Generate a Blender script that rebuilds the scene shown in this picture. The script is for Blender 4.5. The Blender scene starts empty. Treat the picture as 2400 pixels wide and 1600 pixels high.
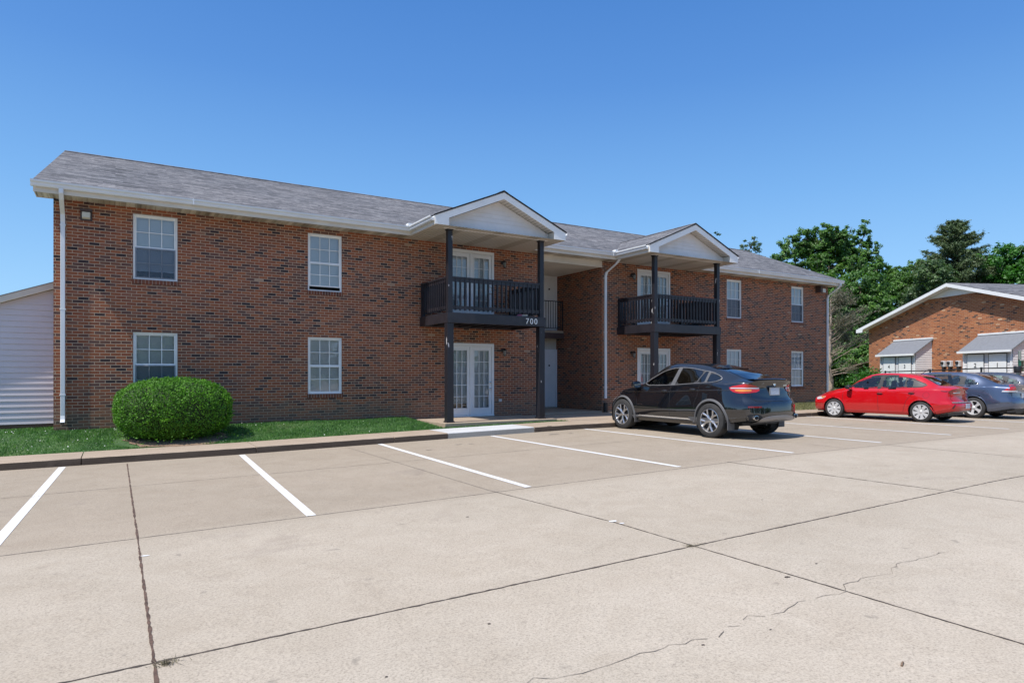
import bpy, bmesh, math, random
import numpy as np
from mathutils import Vector, Matrix
from mathutils.bvhtree import BVHTree
from mathutils.geometry import delaunay_2d_cdt
R = math.radians
scene = bpy.context.scene
# ------------------------------------------------------------------ camera
YAW, CD, CH, FPX = 0.546, 17.13, 1.222, 1528.0
cam = bpy.data.cameras.new('camera'); camo = bpy.data.objects.new('camera', cam)
scene.collection.objects.link(camo); scene.camera = camo
camo.location = (0, -CD, CH); camo.rotation_euler = (R(90), 0, -YAW)
cam.sensor_width = 36; cam.lens = FPX / 2400 * 36; cam.shift_y = 76 / 2400
cam.clip_start = .1; cam.clip_end = 3000
# ------------------------------------------------------------------ world, sun, exposure
SUN = Vector((-1, -.16, 1.72)).normalized()
w = bpy.data.worlds.new("World"); scene.world = w; w.use_nodes = True
nt = w.node_tree; bg = nt.nodes['Background']
sky = nt.nodes.new('ShaderNodeTexSky'); sky.sky_type = 'NISHITA'; sky.sun_disc = False
sky.sun_elevation = math.asin(SUN.z); sky.sun_rotation = math.atan2(SUN.x, SUN.y)
sky.air_density = 1.0; sky.dust_density = 0.4; sky.ozone_density = 3.0; sky.altitude = 0
# clear deep blue day: the sky's colour below 45 degrees follows an elevation ramp, the sky texture lights from above
SK = 0.15
geo_ = nt.nodes.new('ShaderNodeTexCoord'); sep_ = nt.nodes.new('ShaderNodeSeparateXYZ'); nt.links.new(geo_.outputs['Generated'], sep_.inputs[0])
rp = nt.nodes.new('ShaderNodeValToRGB'); e = rp.color_ramp; e.elements[0].position = 0; e.elements[0].color = (.25, .26, .25, 1); e.elements[1].position = 1.0; e.elements[1].color = (.03, .11, .36, 1)
for p_, c_ in ((.495, (.25, .26, .25)), (.505, (.22, .37, .53)), (.55, (.16, .33, .54)), (.625, (.095, .245, .49)), (.70, (.046, .160, .415)), (.76, (.028, .124, .365))):
    x_ = e.elements.new(p_); x_.color = (*c_, 1)
mr_ = nt.nodes.new('ShaderNodeMath'); mr_.operation = 'MULTIPLY_ADD'; mr_.inputs[1].default_value = .5; mr_.inputs[2].default_value = .5; nt.links.new(sep_.outputs[2], mr_.inputs[0]); nt.links.new(mr_.outputs[0], rp.inputs[0])
sc_ = nt.nodes.new('ShaderNodeVectorMath'); sc_.operation = 'SCALE'; sc_.inputs['Scale'].default_value = 1 / SK; nt.links.new(rp.outputs[0], sc_.inputs[0])
f_ = nt.nodes.new('ShaderNodeMapRange'); nt.links.new(sep_.outputs[2], f_.inputs[0])
for i_, v_ in ((1, .5), (2, .75), (3, .15), (4, 1.0)): f_.inputs[i_].default_value = v_
mx_ = nt.nodes.new('ShaderNodeMix'); mx_.data_type = 'RGBA'; nt.links.new(f_.outputs[0], mx_.inputs[0]); nt.links.new(sc_.outputs[0], mx_.inputs[6]); nt.links.new(sky.outputs[0], mx_.inputs[7])
nt.links.new(mx_.outputs[2], bg.inputs['Color']); bg.inputs['Strength'].default_value = SK
sl = bpy.data.lights.new('sun', 'SUN'); slo = bpy.data.objects.new('sun', sl); scene.collection.objects.link(slo)
sl.energy = 3.2; sl.angle = R(.53); sl.color = (1, .955, .89)
slo.rotation_euler = SUN.to_track_quat('Z', 'Y').to_euler(); slo.location = (-20, -5, 40)
vs = scene.view_settings; vs.view_transform = 'Standard'; vs.look = 'None'; vs.gamma = 1; vs.exposure = 0.75
# ------------------------------------------------------------------ helpers
col = scene.collection
ORG = {}
def tag(o, label=None, cat=None, group=None, kind=None):
    if label: o['label'] = label
    if cat: o['category'] = cat
    if group: o['group'] = group
    if kind: o['kind'] = kind
    return o
def thing(name, label, cat, loc=(0, 0, 0), rz=0, group=None, local=False):
    o = bpy.data.objects.new(name, None); col.objects.link(o); o.empty_display_size = .2
    o.location = loc; o.rotation_euler = (0, 0, rz); tag(o, label, cat, group)
    ORG[o.name] = Vector((0, 0, 0)) if local else Vector(loc)
    return o
class MB:
    def __init__(s): s.v = []; s.f = []; s.m = []
    def poly(s, pts):
        n = len(s.v); s.v += [tuple(p) for p in pts]; s.f.append(tuple(range(n, n + len(pts)))); return s
    def mesh(s, vs_, fs_):
        n = len(s.v); s.v += [tuple(p) for p in vs_]; s.f += [tuple(i + n for i in f) for f in fs_]; return s
    def box(s, x0, x1, y0, y1, z0, z1):
        if x0 > x1: x0, x1 = x1, x0
        if y0 > y1: y0, y1 = y1, y0
        if z0 > z1: z0, z1 = z1, z0
        v = [(x0, y0, z0), (x1, y0, z0), (x1, y1, z0), (x0, y1, z0), (x0, y0, z1), (x1, y0, z1), (x1, y1, z1), (x0, y1, z1)]
        return s.mesh(v, [(0, 3, 2, 1), (4, 5, 6, 7), (0, 1, 5, 4), (1, 2, 6, 5), (2, 3, 7, 6), (3, 0, 4, 7)])
    def prism(s, pts, vec):       # extrude polygon (CCW seen from -vec side) along vec
        n = len(pts); a = [Vector(p) for p in pts]; b = [p + Vector(vec) for p in a]
        f = [tuple(range(n - 1, -1, -1)), tuple(range(n, 2 * n))]
        for i in range(n): j = (i + 1) % n; f.append((i, j, n + j, n + i))
        return s.mesh(a + b, f)
    def tube(s, pts, r, n=8, cap=True, rs=None):
        pts = [Vector(p) for p in pts]; rings = []
        up = None
        for i, p in enumerate(pts):
            d = (pts[min(i + 1, len(pts) - 1)] - pts[max(i - 1, 0)]).normalized()
            if up is None: up = Vector((0, 0, 1)) if abs(d.z) < .9 else Vector((1, 0, 0))
            a = d.cross(up).normalized(); b = a.cross(d).normalized(); up = b
            rr = rs[i] if rs else r
            rings.append([p + (a * math.cos(t) + b * math.sin(t)) * rr for t in [2 * math.pi * k / n for k in range(n)]])
        v = [q for ring in rings for q in ring]; f = []
        for i in range(len(pts) - 1):
            for k in range(n): f.append((i * n + k, i * n + (k + 1) % n, (i + 1) * n + (k + 1) % n, (i + 1) * n + k))
        if cap: f.append(tuple(range(n - 1, -1, -1))); f.append(tuple((len(pts) - 1) * n + k for k in range(n)))
        return s.mesh(v, f)
    def lathe(s, prof, n=24, M=Matrix(), a0=0, a1=2 * math.pi):   # prof (r, h) about local Z
        full = abs(a1 - a0 - 2 * math.pi) < 1e-6; m = n if full else n + 1; v = []
        for k in range(m):
            t = a0 + (a1 - a0) * k / n
            for r_, h in prof: v.append(M @ Vector((r_ * math.cos(t), r_ * math.sin(t), h)))
        f = []; q = len(prof)
        for k in range(n):
            j = (k + 1) % m
            for i in range(q - 1): f.append((k * q + i, j * q + i, j * q + i + 1, k * q + i + 1))
        return s.mesh(v, f)
    def build(s, name, mat, parent=None, smooth=False, bevel=0, recalc=True, uvrot=False):
        o_ = ORG.get(parent.name, Vector((0, 0, 0))) if parent else Vector((0, 0, 0))
        me = bpy.data.meshes.new(name)
        me.from_pydata([(v[0] - o_.x, v[1] - o_.y, v[2] - o_.z) for v in s.v], [], s.f)
        if recalc:
            bm = bmesh.new(); bm.from_mesh(me)
            if bevel:
                bmesh.ops.remove_doubles(bm, verts=bm.verts, dist=1e-5)
            bmesh.ops.recalc_face_normals(bm, faces=bm.faces); bm.to_mesh(me); bm.free()
        uvbox(me, o_, uvrot)
        if smooth:
            me.shade_smooth()
            if smooth != True: me.set_sharp_from_angle(angle=R(smooth))
        if mat: me.materials.append(mat)
        ob = bpy.data.objects.new(name, me); col.objects.link(ob)
        if parent: ob.parent = parent; ORG[ob.name] = o_
        if bevel:
            md = ob.modifiers.new('b', 'BEVEL'); md.width = bevel; md.segments = 2; md.limit_method = 'ANGLE'
        return ob
def uvbox(me, o_, rot=False):
    uv = me.uv_layers.new(name='UVMap').data
    for p in me.polygons:
        n = p.normal; ax, ay, az = abs(n.x), abs(n.y), abs(n.z)
        for li in p.loop_indices:
            c = me.vertices[me.loops[li].vertex_index].co; x, y, z = c.x + o_.x, c.y + o_.y, c.z + o_.z
            if az >= ax and az >= ay: u, v = x, y * (1 / max(az, .3)) if ax < ay else y
            elif ay >= ax: u, v = x, z
            else: u, v = y + .07, z
            if az >= ax and az >= ay and ax >= ay and ax > .05: u, v = y, x / az
            uv[li].uv = (v, u) if rot else (u, v)
def copy_tree(o, parent=None):
    c = o.copy(); col.objects.link(c); c.parent = parent
    for ch in list(o.children): copy_tree(ch, c)
    return c
# ------------------------------------------------------------------ materials
def nodes(name):
    m = bpy.data.materials.new(name); m.use_nodes = True; t = m.node_tree
    return m, t, t.nodes['Principled BSDF']
def N(t, ty, **k):
    n = t.nodes.new(ty)
    for a, b in k.items():
        if a in n.inputs.keys() if hasattr(n.inputs, 'keys') else False: n.inputs[a].default_value = b
        else: setattr(n, a, b)
    return n
def ramp(t, fac, stops, interp='LINEAR'):
    r = t.nodes.new('ShaderNodeValToRGB'); e = r.color_ramp; e.interpolation = interp
    while len(e.elements) > 1: e.elements.remove(e.elements[-1])
    e.elements[0].position = stops[0][0]; e.elements[0].color = (*stops[0][1], 1)
    for p, c in stops[1:]:
        x = e.elements.new(p); x.color = (*c, 1)
    t.links.new(fac, r.inputs[0]); return r
def noise(t, vec, scale, detail=4, rough=.5, dist=0):
    n = t.nodes.new('ShaderNodeTexNoise'); n.inputs['Scale'].default_value = scale; n.inputs['Detail'].default_value = detail
    n.inputs['Roughness'].default_value = rough; n.inputs['Distortion'].default_value = dist
    if vec: t.links.new(vec, n.inputs['Vector'])
    return n
def mixc(t, fac, a, b, mode='MIX'):
    m = t.nodes.new('ShaderNodeMix'); m.data_type = 'RGBA'; m.blend_type = mode
    for sk, v in ((0, fac), (6, a), (7, b)):
        if isinstance(v, (int, float)): m.inputs[sk].default_value = v
        elif isinstance(v, tuple): m.inputs[sk].default_value = (*v, 1)
        else: t.links.new(v, m.inputs[sk])
    return m.outputs[2]
def bump(t, b, h, strength=.3, dist=.01):
    n = t.nodes.new('ShaderNodeBump'); n.inputs['Strength'].default_value = strength; n.inputs['Distance'].default_value = dist
    t.links.new(h, n.inputs['Height']); t.links.new(n.outputs[0], b.inputs['Normal']); return n
def simple(name, c, rough=.5, metal=0, var=.12, sc=3, bmp=0, coat=0, spec=.5, c2=None):
    m, t, b = nodes(name)
    g = N(t, 'ShaderNodeNewGeometry'); n = noise(t, g.outputs['Position'], sc, 5, .6)
    c2 = c2 or tuple(x * (1 - var) for x in c)
    r = ramp(t, n.outputs[0], [(.35, c2), (.62, c)])
    t.links.new(r.outputs[0], b.inputs['Base Color'])
    b.inputs['Roughness'].default_value = rough; b.inputs['Metallic'].default_value = metal
    b.inputs['Coat Weight'].default_value = coat; b.inputs['Coat Roughness'].default_value = .03
    b.inputs['Specular IOR Level'].default_value = spec
    if bmp: bump(t, b, noise(t, g.outputs['Position'], sc * 12, 4).outputs[0], bmp, .01)
    return m
def brick_mat(name, stops, mortar, pale=0.0):
    m, t, b = nodes(name)
    uv = N(t, 'ShaderNodeUVMap'); uv.uv_map = 'UVMap'
    g = N(t, 'ShaderNodeNewGeometry')
    bt = t.nodes.new('ShaderNodeTexBrick'); t.links.new(uv.outputs[0], bt.inputs['Vector'])
    bt.offset = .5; bt.squash = 1
    for k, v in (('Scale', 1), ('Mortar Size', .0062), ('Mortar Smooth', .15), ('Bias', 0), ('Brick Width', .203), ('Row Height', .0677)):
        bt.inputs[k].default_value = v
    bt.inputs['Color1'].default_value = (0, 0, 0, 1); bt.inputs['Color2'].default_value = (1, 1, 1, 1); bt.inputs['Mortar'].default_value = (.5, .5, .5, 1)
    r = ramp(t, bt.outputs['Color'], stops, 'LINEAR')
    big = noise(t, g.outputs['Position'], .7, 3)
    fine = noise(t, g.outputs['Position'], 45, 5, .7)
    c = mixc(t, 1.0, r.outputs[0], ramp(t, big.outputs[0], [(.3, (.84, .84, .86)), (.7, (1.1, 1.07, 1.04))]).outputs[0], 'MULTIPLY')
    c = mixc(t, 1.0, c, ramp(t, fine.outputs[0], [(.25, (.62, .62, .62)), (.6, (1.12, 1.1, 1.08))]).outputs[0], 'MULTIPLY')
    # efflorescence / chipped pale spots
    sp = noise(t, g.outputs['Position'], 2.3, 2, .5); sp2 = noise(t, g.outputs['Position'], 17, 4, .6)
    mm = N(t, 'ShaderNodeMath', operation='MULTIPLY'); t.links.new(ramp(t, sp.outputs[0], [(.60 - pale, (0, 0, 0)), (.72 - pale, (1, 1, 1))]).outputs[0], mm.inputs[0])
    t.links.new(ramp(t, sp2.outputs[0], [(.60, (0, 0, 0)), (.66, (1, 1, 1))]).outputs[0], mm.inputs[1])
    c = mixc(t, mm.outputs[0], c, (.50, .42, .31))
    c = mixc(t, bt.outputs['Fac'], c, mortar)
    sz = N(t, 'ShaderNodeSeparateXYZ'); t.links.new(g.outputs['Position'], sz.inputs[0]); dn = noise(t, g.outputs['Position'], 1.7, 4, .6)   # splashed dirt above the ground line
    da = N(t, 'ShaderNodeMath', operation='MULTIPLY_ADD'); t.links.new(dn.outputs[0], da.inputs[0]); da.inputs[1].default_value = -.9; t.links.new(sz.outputs[2], da.inputs[2])
    c = mixc(t, ramp(t, da.outputs[0], [(0, (.34, .34, .34)), (.02, (.0, .0, .0))]).outputs[0], c, (.25, .18, .125))
    t.links.new(c, b.inputs['Base Color']); b.inputs['Roughness'].default_value = .9; b.inputs['Specular IOR Level'].default_value = .2
    inv = N(t, 'ShaderNodeMath', operation='SUBTRACT'); inv.inputs[0].default_value = 1; t.links.new(bt.outputs['Fac'], inv.inputs[1])
    ad = N(t, 'ShaderNodeMath', operation='MULTIPLY_ADD'); t.links.new(fine.outputs[0], ad.inputs[0]); ad.inputs[1].default_value = .35; t.links.new(inv.outputs[0], ad.inputs[2])
    bump(t, b, ad.outputs[0], .7, .008)
    return m
M = {}
M['brick'] = brick_mat('red_brick', [(0, (.045, .036, .040)), (.045, (.062, .045, .046)), (.09, (.13, .070, .060)), (.22, (.15, .080, .066)), (.34, (.215, .095, .062)), (.48, (.29, .101, .053)), (.64, (.345, .126, .064)), (.80, (.27, .090, .051)), (.93, (.265, .108, .070)), (.992, (.29, .13, .085)), (1, (.40, .29, .21))], (.51, .375, .265))
M['brick2'] = brick_mat('orange_brick', [(0, (.07, .045, .04)), (.08, (.12, .06, .045)), (.14, (.30, .105, .05)), (.5, (.44, .165, .070)), (.8, (.36, .13, .055)), (.95, (.46, .20, .09)), (.975, (.46, .20, .09)), (1, (.60, .45, .30))], (.46, .32, .22), pale=.04)
def shingle():
    m, t, b = nodes('asphalt_shingle')
    uv = N(t, 'ShaderNodeUVMap'); uv.uv_map = 'UVMap'; g = N(t, 'ShaderNodeNewGeometry')
    nz = noise(t, g.outputs['Position'], 5, 2); 
    ds = N(t, 'ShaderNodeVectorMath', operation='SCALE'); ds.inputs['Scale'].default_value = .018; t.links.new(nz.outputs['Color'], ds.inputs[0])
    ad = N(t, 'ShaderNodeVectorMath', operation='ADD'); t.links.new(uv.outputs[0], ad.inputs[0]); t.links.new(ds.outputs[0], ad.inputs[1])
    def br(w_, h_, ms, off):
        bt = t.nodes.new('ShaderNodeTexBrick'); t.links.new(ad.outputs[0], bt.inputs['Vector']); bt.offset = off
        for k, v in (('Scale', 1), ('Mortar Size', ms), ('Mortar Smooth', .3), ('Bias', 0), ('Brick Width', w_), ('Row Height', h_)): bt.inputs[k].default_value = v
        bt.inputs['Color1'].default_value = (0, 0, 0, 1); bt.inputs['Color2'].default_value = (1, 1, 1, 1); bt.inputs['Mortar'].default_value = (.15, .15, .15, 1); return bt
    a = br(.24, .13, .0, .37); a2 = br(.95, .13, .0, .41)
    mx = mixc(t, .4, a.outputs['Color'], a2.outputs['Color'])
    r = ramp(t, mx, [(0, (.085, .086, .092)), (.45, (.155, .156, .166)), (1, (.25, .248, .255))])
    f = noise(t, g.outputs['Position'], 140, 3, .8); big = noise(t, g.outputs['Position'], .45, 3)
    c = mixc(t, 1., r.outputs[0], ramp(t, f.outputs[0], [(.2, (.6, .6, .6)), (.8, (1.4, 1.38, 1.35))]).outputs[0], 'MULTIPLY')
    c = mixc(t, 1., c, ramp(t, big.outputs[0], [(.3, (.85, .86, .88)), (.7, (1.13, 1.1, 1.08))]).outputs[0], 'MULTIPLY')
    sv = N(t, 'ShaderNodeSeparateXYZ'); t.links.new(ad.outputs[0], sv.inputs[0])
    md = N(t, 'ShaderNodeMath', operation='PINGPONG'); md.inputs[1].default_value = .065; t.links.new(sv.outputs[1], md.inputs[0])
    ed = ramp(t, md.outputs[0], [(0, (1, 1, 1)), (.016, (.9, .9, .9)), (.024, (0, 0, 0))]); br_ = noise(t, uv.outputs[0], 7, 3, .7)
    mm = N(t, 'ShaderNodeMath', operation='MULTIPLY'); t.links.new(ed.outputs[0], mm.inputs[0]); t.links.new(ramp(t, br_.outputs[0], [(.40, (.1, .1, .1)), (.55, (1, 1, 1))]).outputs[0], mm.inputs[1])
    c = mixc(t, mm.outputs[0], c, (.03, .03, .034))
    t.links.new(c, b.inputs['Base Color']); b.inputs['Roughness'].default_value = .93; b.inputs['Specular IOR Level'].default_value = .15
    bump(t, b, mx, .6, .015)
    return m
M['shingle'] = shingle()
M['shingle2'] = simple('plain_grey_shingle', (.19, .20, .22), .9, var=.12, sc=9, bmp=.2)
M['white'] = simple('white_trim', (.84, .84, .82), .45, var=.08, sc=2)
M['gutter'] = simple('white_gutter_metal', (.74, .76, .78), .35, var=.09, sc=1.5)
M['cream'] = simple('cream_vinyl', (.66, .61, .53), .5, var=.14, sc=1.3)
M['vinyl'] = simple('white_vinyl', (.74, .72, .71), .5, var=.09, sc=2.5)
M['lav'] = simple('pale_siding', (.66, .62, .66), .5, var=.06, sc=1)
M['doorw'] = simple('white_door_paint', (.76, .77, .78), .35, var=.05, sc=3)
M['bwood'] = simple('dark_painted_wood', (.028, .025, .031), .36, var=.35, sc=4, bmp=.25, spec=.5)
M['blackm'] = simple('black_metal', (.02, .02, .022), .4, var=.3, sc=5)
M['dark'] = simple('dark_void', (.012, .013, .016), .8)
M['brown'] = simple('brown_trim', (.07, .045, .042), .6, var=.2)
M['blind'] = simple('blind_slat', (.74, .79, .83), .55, var=.05, sc=2)
M['chrome'] = simple('polished_metal', (.75, .75, .76), .18, 1, var=.04)
M['alu'] = simple('wheel_alloy', (.55, .55, .56), .28, .9, var=.1)
M['hub'] = simple('silver_wheel_cover', (.62, .62, .62), .4, .3, var=.1)
M['tyre'] = simple('tyre_rubber', (.035, .034, .034), .8, var=.3, sc=8)
M['plas'] = simple('grey_plastic', (.10, .10, .105), .6, var=.15, sc=5)
M['plasd'] = simple('black_plastic', (.022, .022, .024), .5)
M['silverp'] = simple('silver_bumper', (.33, .32, .32), .35, .4)
M['meter'] = simple('meter_box', (.6, .6, .6), .4)
M['green'] = simple('green_paint', (.03, .13, .09), .4)
M['sage'] = simple('pale_green_sign', (.5, .58, .5), .5)
M['bone'] = simple('frosted_lamp_glass', (.62, .6, .52), .3); M['lampg'] = simple('clear_lamp_glass', (.25, .24, .22), .1)
M['pink'] = simple('pink_cloth', (.6, .2, .35), .8)
M['mulch'] = simple('bare_soil', (.30, .20, .13), .95, var=.5, sc=22, bmp=.8)
def tailmat(name, c, e=0):
    m, t, b = nodes(name); g = N(t, 'ShaderNodeNewGeometry')
    wv = t.nodes.new('ShaderNodeTexWave'); wv.bands_direction = 'Z'; wv.inputs['Scale'].default_value = 11; wv.inputs['Distortion'].default_value = .5
    t.links.new(g.outputs['Position'], wv.inputs['Vector'])
    r = ramp(t, wv.outputs['Fac'], [(0, tuple(x * .55 for x in c)), (1, c)]); t.links.new(r.outputs[0], b.inputs['Base Color'])
    b.inputs['Roughness'].default_value = .12; b.inputs['Coat Weight'].default_value = 1; b.inputs['Coat Roughness'].default_value = .02
    return m
M['tail'] = tailmat('red_lens', (.62, .02, .012)); M['orange'] = tailmat('orange_lens', (.9, .30, .05)); M['clear'] = tailmat('clear_lens', (.75, .75, .78)); M['dred'] = tailmat('dark_red_lens', (.25, .008, .01))
def paint(name, c, flake=.3, met=.0, rough=.28):
    m, t, b = nodes(name); g = N(t, 'ShaderNodeNewGeometry'); n = noise(t, g.outputs['Position'], 3, 4)
    r = ramp(t, n.outputs[0], [(.3, tuple(x * .93 for x in c)), (.7, c)]); t.links.new(r.outputs[0], b.inputs['Base Color'])
    b.inputs['Metallic'].default_value = met; b.inputs['Roughness'].default_value = rough
    b.inputs['Coat Weight'].default_value = 1; b.inputs['Coat Roughness'].default_value = .015; b.inputs['Coat IOR'].default_value = 1.7; b.inputs['Specular IOR Level'].default_value = .5 if met else .08
    gb = mixc(t, g.outputs['Backfacing'], r.outputs[0], (.02, .02, .021)); t.links.new(gb, b.inputs['Base Color'])
    lw = N(t, 'ShaderNodeMapRange'); n2 = noise(t, g.outputs['Position'], 9, 3); t.links.new(n2.outputs[0], lw.inputs[0])
    lw.inputs[3].default_value = .0; lw.inputs[4].default_value = .04; t.links.new(lw.outputs[0], b.inputs['Coat Roughness'])
    return m
M['p_black'] = paint('black_car_paint', (.004, .0045, .007), met=.0, rough=.6)
M['p_black'].node_tree.nodes['Principled BSDF'].inputs['Coat IOR'].default_value = 1.95
M['p_red'] = paint('red_car_paint', (.50, .005, .009), rough=.35)
M['p_grey'] = paint('slate_car_paint', (.075, .10, .165), met=.55, rough=.35)
M['p_dark'] = paint('dark_blue_car_paint', (.05, .06, .09), met=.5, rough=.35)
def glass(name, tint, refl=.08, rough=.0):
    m = bpy.data.materials.new(name); m.use_nodes = True; t = m.node_tree; t.nodes.clear()
    o = t.nodes.new('ShaderNodeOutputMaterial'); tr = t.nodes.new('ShaderNodeBsdfTransparent'); tr.inputs[0].default_value = (*tint, 1)
    gl = t.nodes.new('ShaderNodeBsdfGlossy'); gl.inputs['Roughness'].default_value = rough; gl.inputs[0].default_value = (.95, .97, 1, 1)
    fr = t.nodes.new('ShaderNodeFresnel'); fr.inputs[0].default_value = 1.5
    geo = t.nodes.new('ShaderNodeNewGeometry'); n = noise(t, geo.outputs['Position'], 1.6, 2)
    bp = t.nodes.new('ShaderNodeBump'); bp.inputs['Strength'].default_value = .06; bp.inputs['Distance'].default_value = .05; t.links.new(n.outputs[0], bp.inputs['Height'])
    t.links.new(bp.outputs[0], gl.inputs['Normal'])
    ma = t.nodes.new('ShaderNodeMath'); ma.operation = 'MULTIPLY_ADD'; ma.inputs[1].default_value = 1.0; ma.inputs[2].default_value = refl; ma.use_clamp = True
    t.links.new(fr.outputs[0], ma.inputs[0]); mx = t.nodes.new('ShaderNodeMixShader')
    t.links.new(ma.outputs[0], mx.inputs[0]); t.links.new(tr.outputs[0], mx.inputs[1]); t.links.new(gl.outputs[0], mx.inputs[2]); t.links.new(mx.outputs[0], o.inputs[0])
    return m
M['glass'] = glass('window_glass', (.93, .96, .96), .06)
M['screen'] = glass('insect_screen', (.60, .62, .67), .0, .5)
M['cglass'] = glass('car_window_glass', (.62, .72, .68), .03)
M['cdark'] = glass('tinted_car_glass', (.05, .055, .06), .05)
M['crear'] = glass('rear_car_glass', (.03, .035, .04), .12)
def concrete(name, base, stall=None, pebb=1.0):
    m, t, b = nodes(name); g = N(t, 'ShaderNodeNewGeometry'); P = g.outputs['Position']
    n1 = noise(t, P, .35, 5, .6); n2 = noise(t, P, 2.2, 5, .65, .6); n3 = noise(t, P, 60, 6, .8)
    vo = t.nodes.new('ShaderNodeTexVoronoi'); vo.inputs['Scale'].default_value = 75; t.links.new(P, vo.inputs['Vector'])
    c = base
    if stall:
        sp = N(t, 'ShaderNodeSeparateXYZ'); t.links.new(P, sp.inputs[0])
        ad = N(t, 'ShaderNodeMath', operation='MULTIPLY_ADD'); t.links.new(n2.outputs[0], ad.inputs[0]); ad.inputs[1].default_value = .9; t.links.new(sp.outputs[1], ad.inputs[2])
        mr = N(t, 'ShaderNodeMapRange'); t.links.new(ad.outputs[0], mr.inputs[0])
        for i, v in ((1, -9.75), (2, -9.2), (3, 0), (4, 1)): mr.inputs[i].default_value = v
        mr2 = N(t, 'ShaderNodeMapRange'); t.links.new(ad.outputs[0], mr2.inputs[0])
        for i, v in ((1, -13.2), (2, -12.6), (3, 0), (4, 1)): mr2.inputs[i].default_value = v
        c = mixc(t, mr2.outputs[0], base, tuple(x * y for x, y in zip(base, (.95, .945, .935))))
        c = mixc(t, mr.outputs[0], c, stall)
    c = mixc(t, 1., c, ramp(t, n1.outputs[0], [(.3, (.94, .94, .93)), (.7, (1.05, 1.045, 1.04))]).outputs[0], 'MULTIPLY')
    c = mixc(t, 1., c, ramp(t, n2.outputs[0], [(.28, (.92, .905, .885)), (.6, (1.03, 1.03, 1.03))]).outputs[0], 'MULTIPLY')
    c = mixc(t, pebb, c, ramp(t, n3.outputs[0], [(.3, (.48, .47, .46)), (.46, (1, 1, 1)), (.72, (1.25, 1.24, 1.22))]).outputs[0], 'MULTIPLY')
    c = mixc(t, .55 * pebb, c, ramp(t, vo.outputs['Distance'], [(.1, (.78, .76, .74)), (.6, (1.14, 1.13, 1.12))]).outputs[0], 'MULTIPLY')
    # dark specks and oil stains
    n4 = noise(t, P, 7, 3, .5); c = mixc(t, ramp(t, n4.outputs[0], [(.70, (0, 0, 0)), (.76, (.55, .55, .55))]).outputs[0], c, tuple(x * .55 for x in base))
    n5 = noise(t, P, 1.1, 4, .6, .4); c = mixc(t, ramp(t, n5.outputs[0], [(.64, (0, 0, 0)), (.76, (.32, .32, .32))]).outputs[0], c, (.20, .16, .13))
    t.links.new(c, b.inputs['Base Color']); b.inputs['Roughness'].default_value = .88; b.inputs['Specular IOR Level'].default_value = .25
    bump(t, b, n3.outputs[0], .35, .004)
    return m
M['conc'] = concrete('lot_concrete', (.385, .333, .268), (.306, .256, .198))
M['kerb'] = concrete('kerb_concrete', (.345, .275, .21), None, .8)
M['newconc'] = concrete('new_concrete', (.50, .50, .50), None, .4)
M['kface'] = concrete('shaded_dirty_kerb_face', (.065, .050, .040), None, .8)  # kerb colour darkened for its dimly lit front, plus dirt
def linem():
    m, t, b = nodes('worn_white_paint'); g = N(t, 'ShaderNodeNewGeometry'); n = noise(t, g.outputs['Position'], 26, 6, .75); n2 = noise(t, g.outputs['Position'], 1.3, 3)
    a = N(t, 'ShaderNodeMath', operation='MULTIPLY_ADD'); t.links.new(n2.outputs[0], a.inputs[0]); a.inputs[1].default_value = .5; t.links.new(n.outputs[0], a.inputs[2])
    c = mixc(t, ramp(t, a.outputs[0], [(.86, (0, 0, 0)), (.93, (1, 1, 1))]).outputs[0], (.66, .65, .63), (.40, .35, .29)); t.links.new(c, b.inputs['Base Color']); b.inputs['Roughness'].default_value = .7; return m
M['line'] = linem()
M['joint'] = simple('joint_filler', (.11, .085, .068), .95, var=.6, sc=18, bmp=.6)
M['joint2'] = simple('faint_joint', (.20, .165, .135), .95, var=.4, sc=10)
M['crack'] = simple('crack_dark', (.17, .14, .115), .95, var=.5, sc=14)
M['joint0'] = simple('rusty_joint', (.14, .085, .06), .95, var=.6, sc=14, bmp=.6)
def leafm(name, a, bb, c3, tr=.35, sc=1.4, rough=.5):
    m, t, b = nodes(name); g = N(t, 'ShaderNodeNewGeometry')
    n = noise(t, g.outputs['Position'], sc, 3, .6)
    oi = N(t, 'ShaderNodeMapRange'); t.links.new(g.outputs['Random Per Island'], oi.inputs[0])
    c = ramp(t, n.outputs[0], [(.3, a), (.55, bb), (.75, c3)]).outputs[0]
    c = mixc(t, 1., c, ramp(t, g.outputs['Random Per Island'], [(0, (.55, .6, .55)), (.6, (1, 1, 1)), (1, (1.5, 1.4, 1.3))]).outputs[0], 'MULTIPLY')
    t.links.new(c, b.inputs['Base Color']); b.inputs['Roughness'].default_value = rough
    tl = t.nodes.new('ShaderNodeBsdfTranslucent'); t.links.new(mixc(t, 1., c, (1.1, 1.35, .55), 'MULTIPLY'), tl.inputs[0])
    mx = t.nodes.new('ShaderNodeMixShader'); mx.inputs[0].default_value = tr; o = t.nodes['Material Output']
    t.links.new(b.outputs[0], mx.inputs[1]); t.links.new(tl.outputs[0], mx.inputs[2]); t.links.new(mx.outputs[0], o.inputs[0])
    return m
M['leaf1'] = leafm('oak_leaves', (.05, .12, .022), (.09, .20, .035), (.15, .28, .05), sc=.9)
M['leaf2'] = leafm('grey_green_leaves', (.05, .10, .035), (.085, .15, .052), (.13, .20, .07))
M['leaf3'] = leafm('bright_leaves', (.028, .11, .012), (.048, .175, .018), (.08, .24, .028))
M['pine'] = leafm('conifer_needles', (.065, .105, .045), (.11, .16, .07), (.17, .22, .095), .2)
M['bush'] = leafm('clipped_hedge_leaves', (.05, .155, .006), (.09, .25, .010), (.14, .34, .018), .3, 4, .65)
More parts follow.
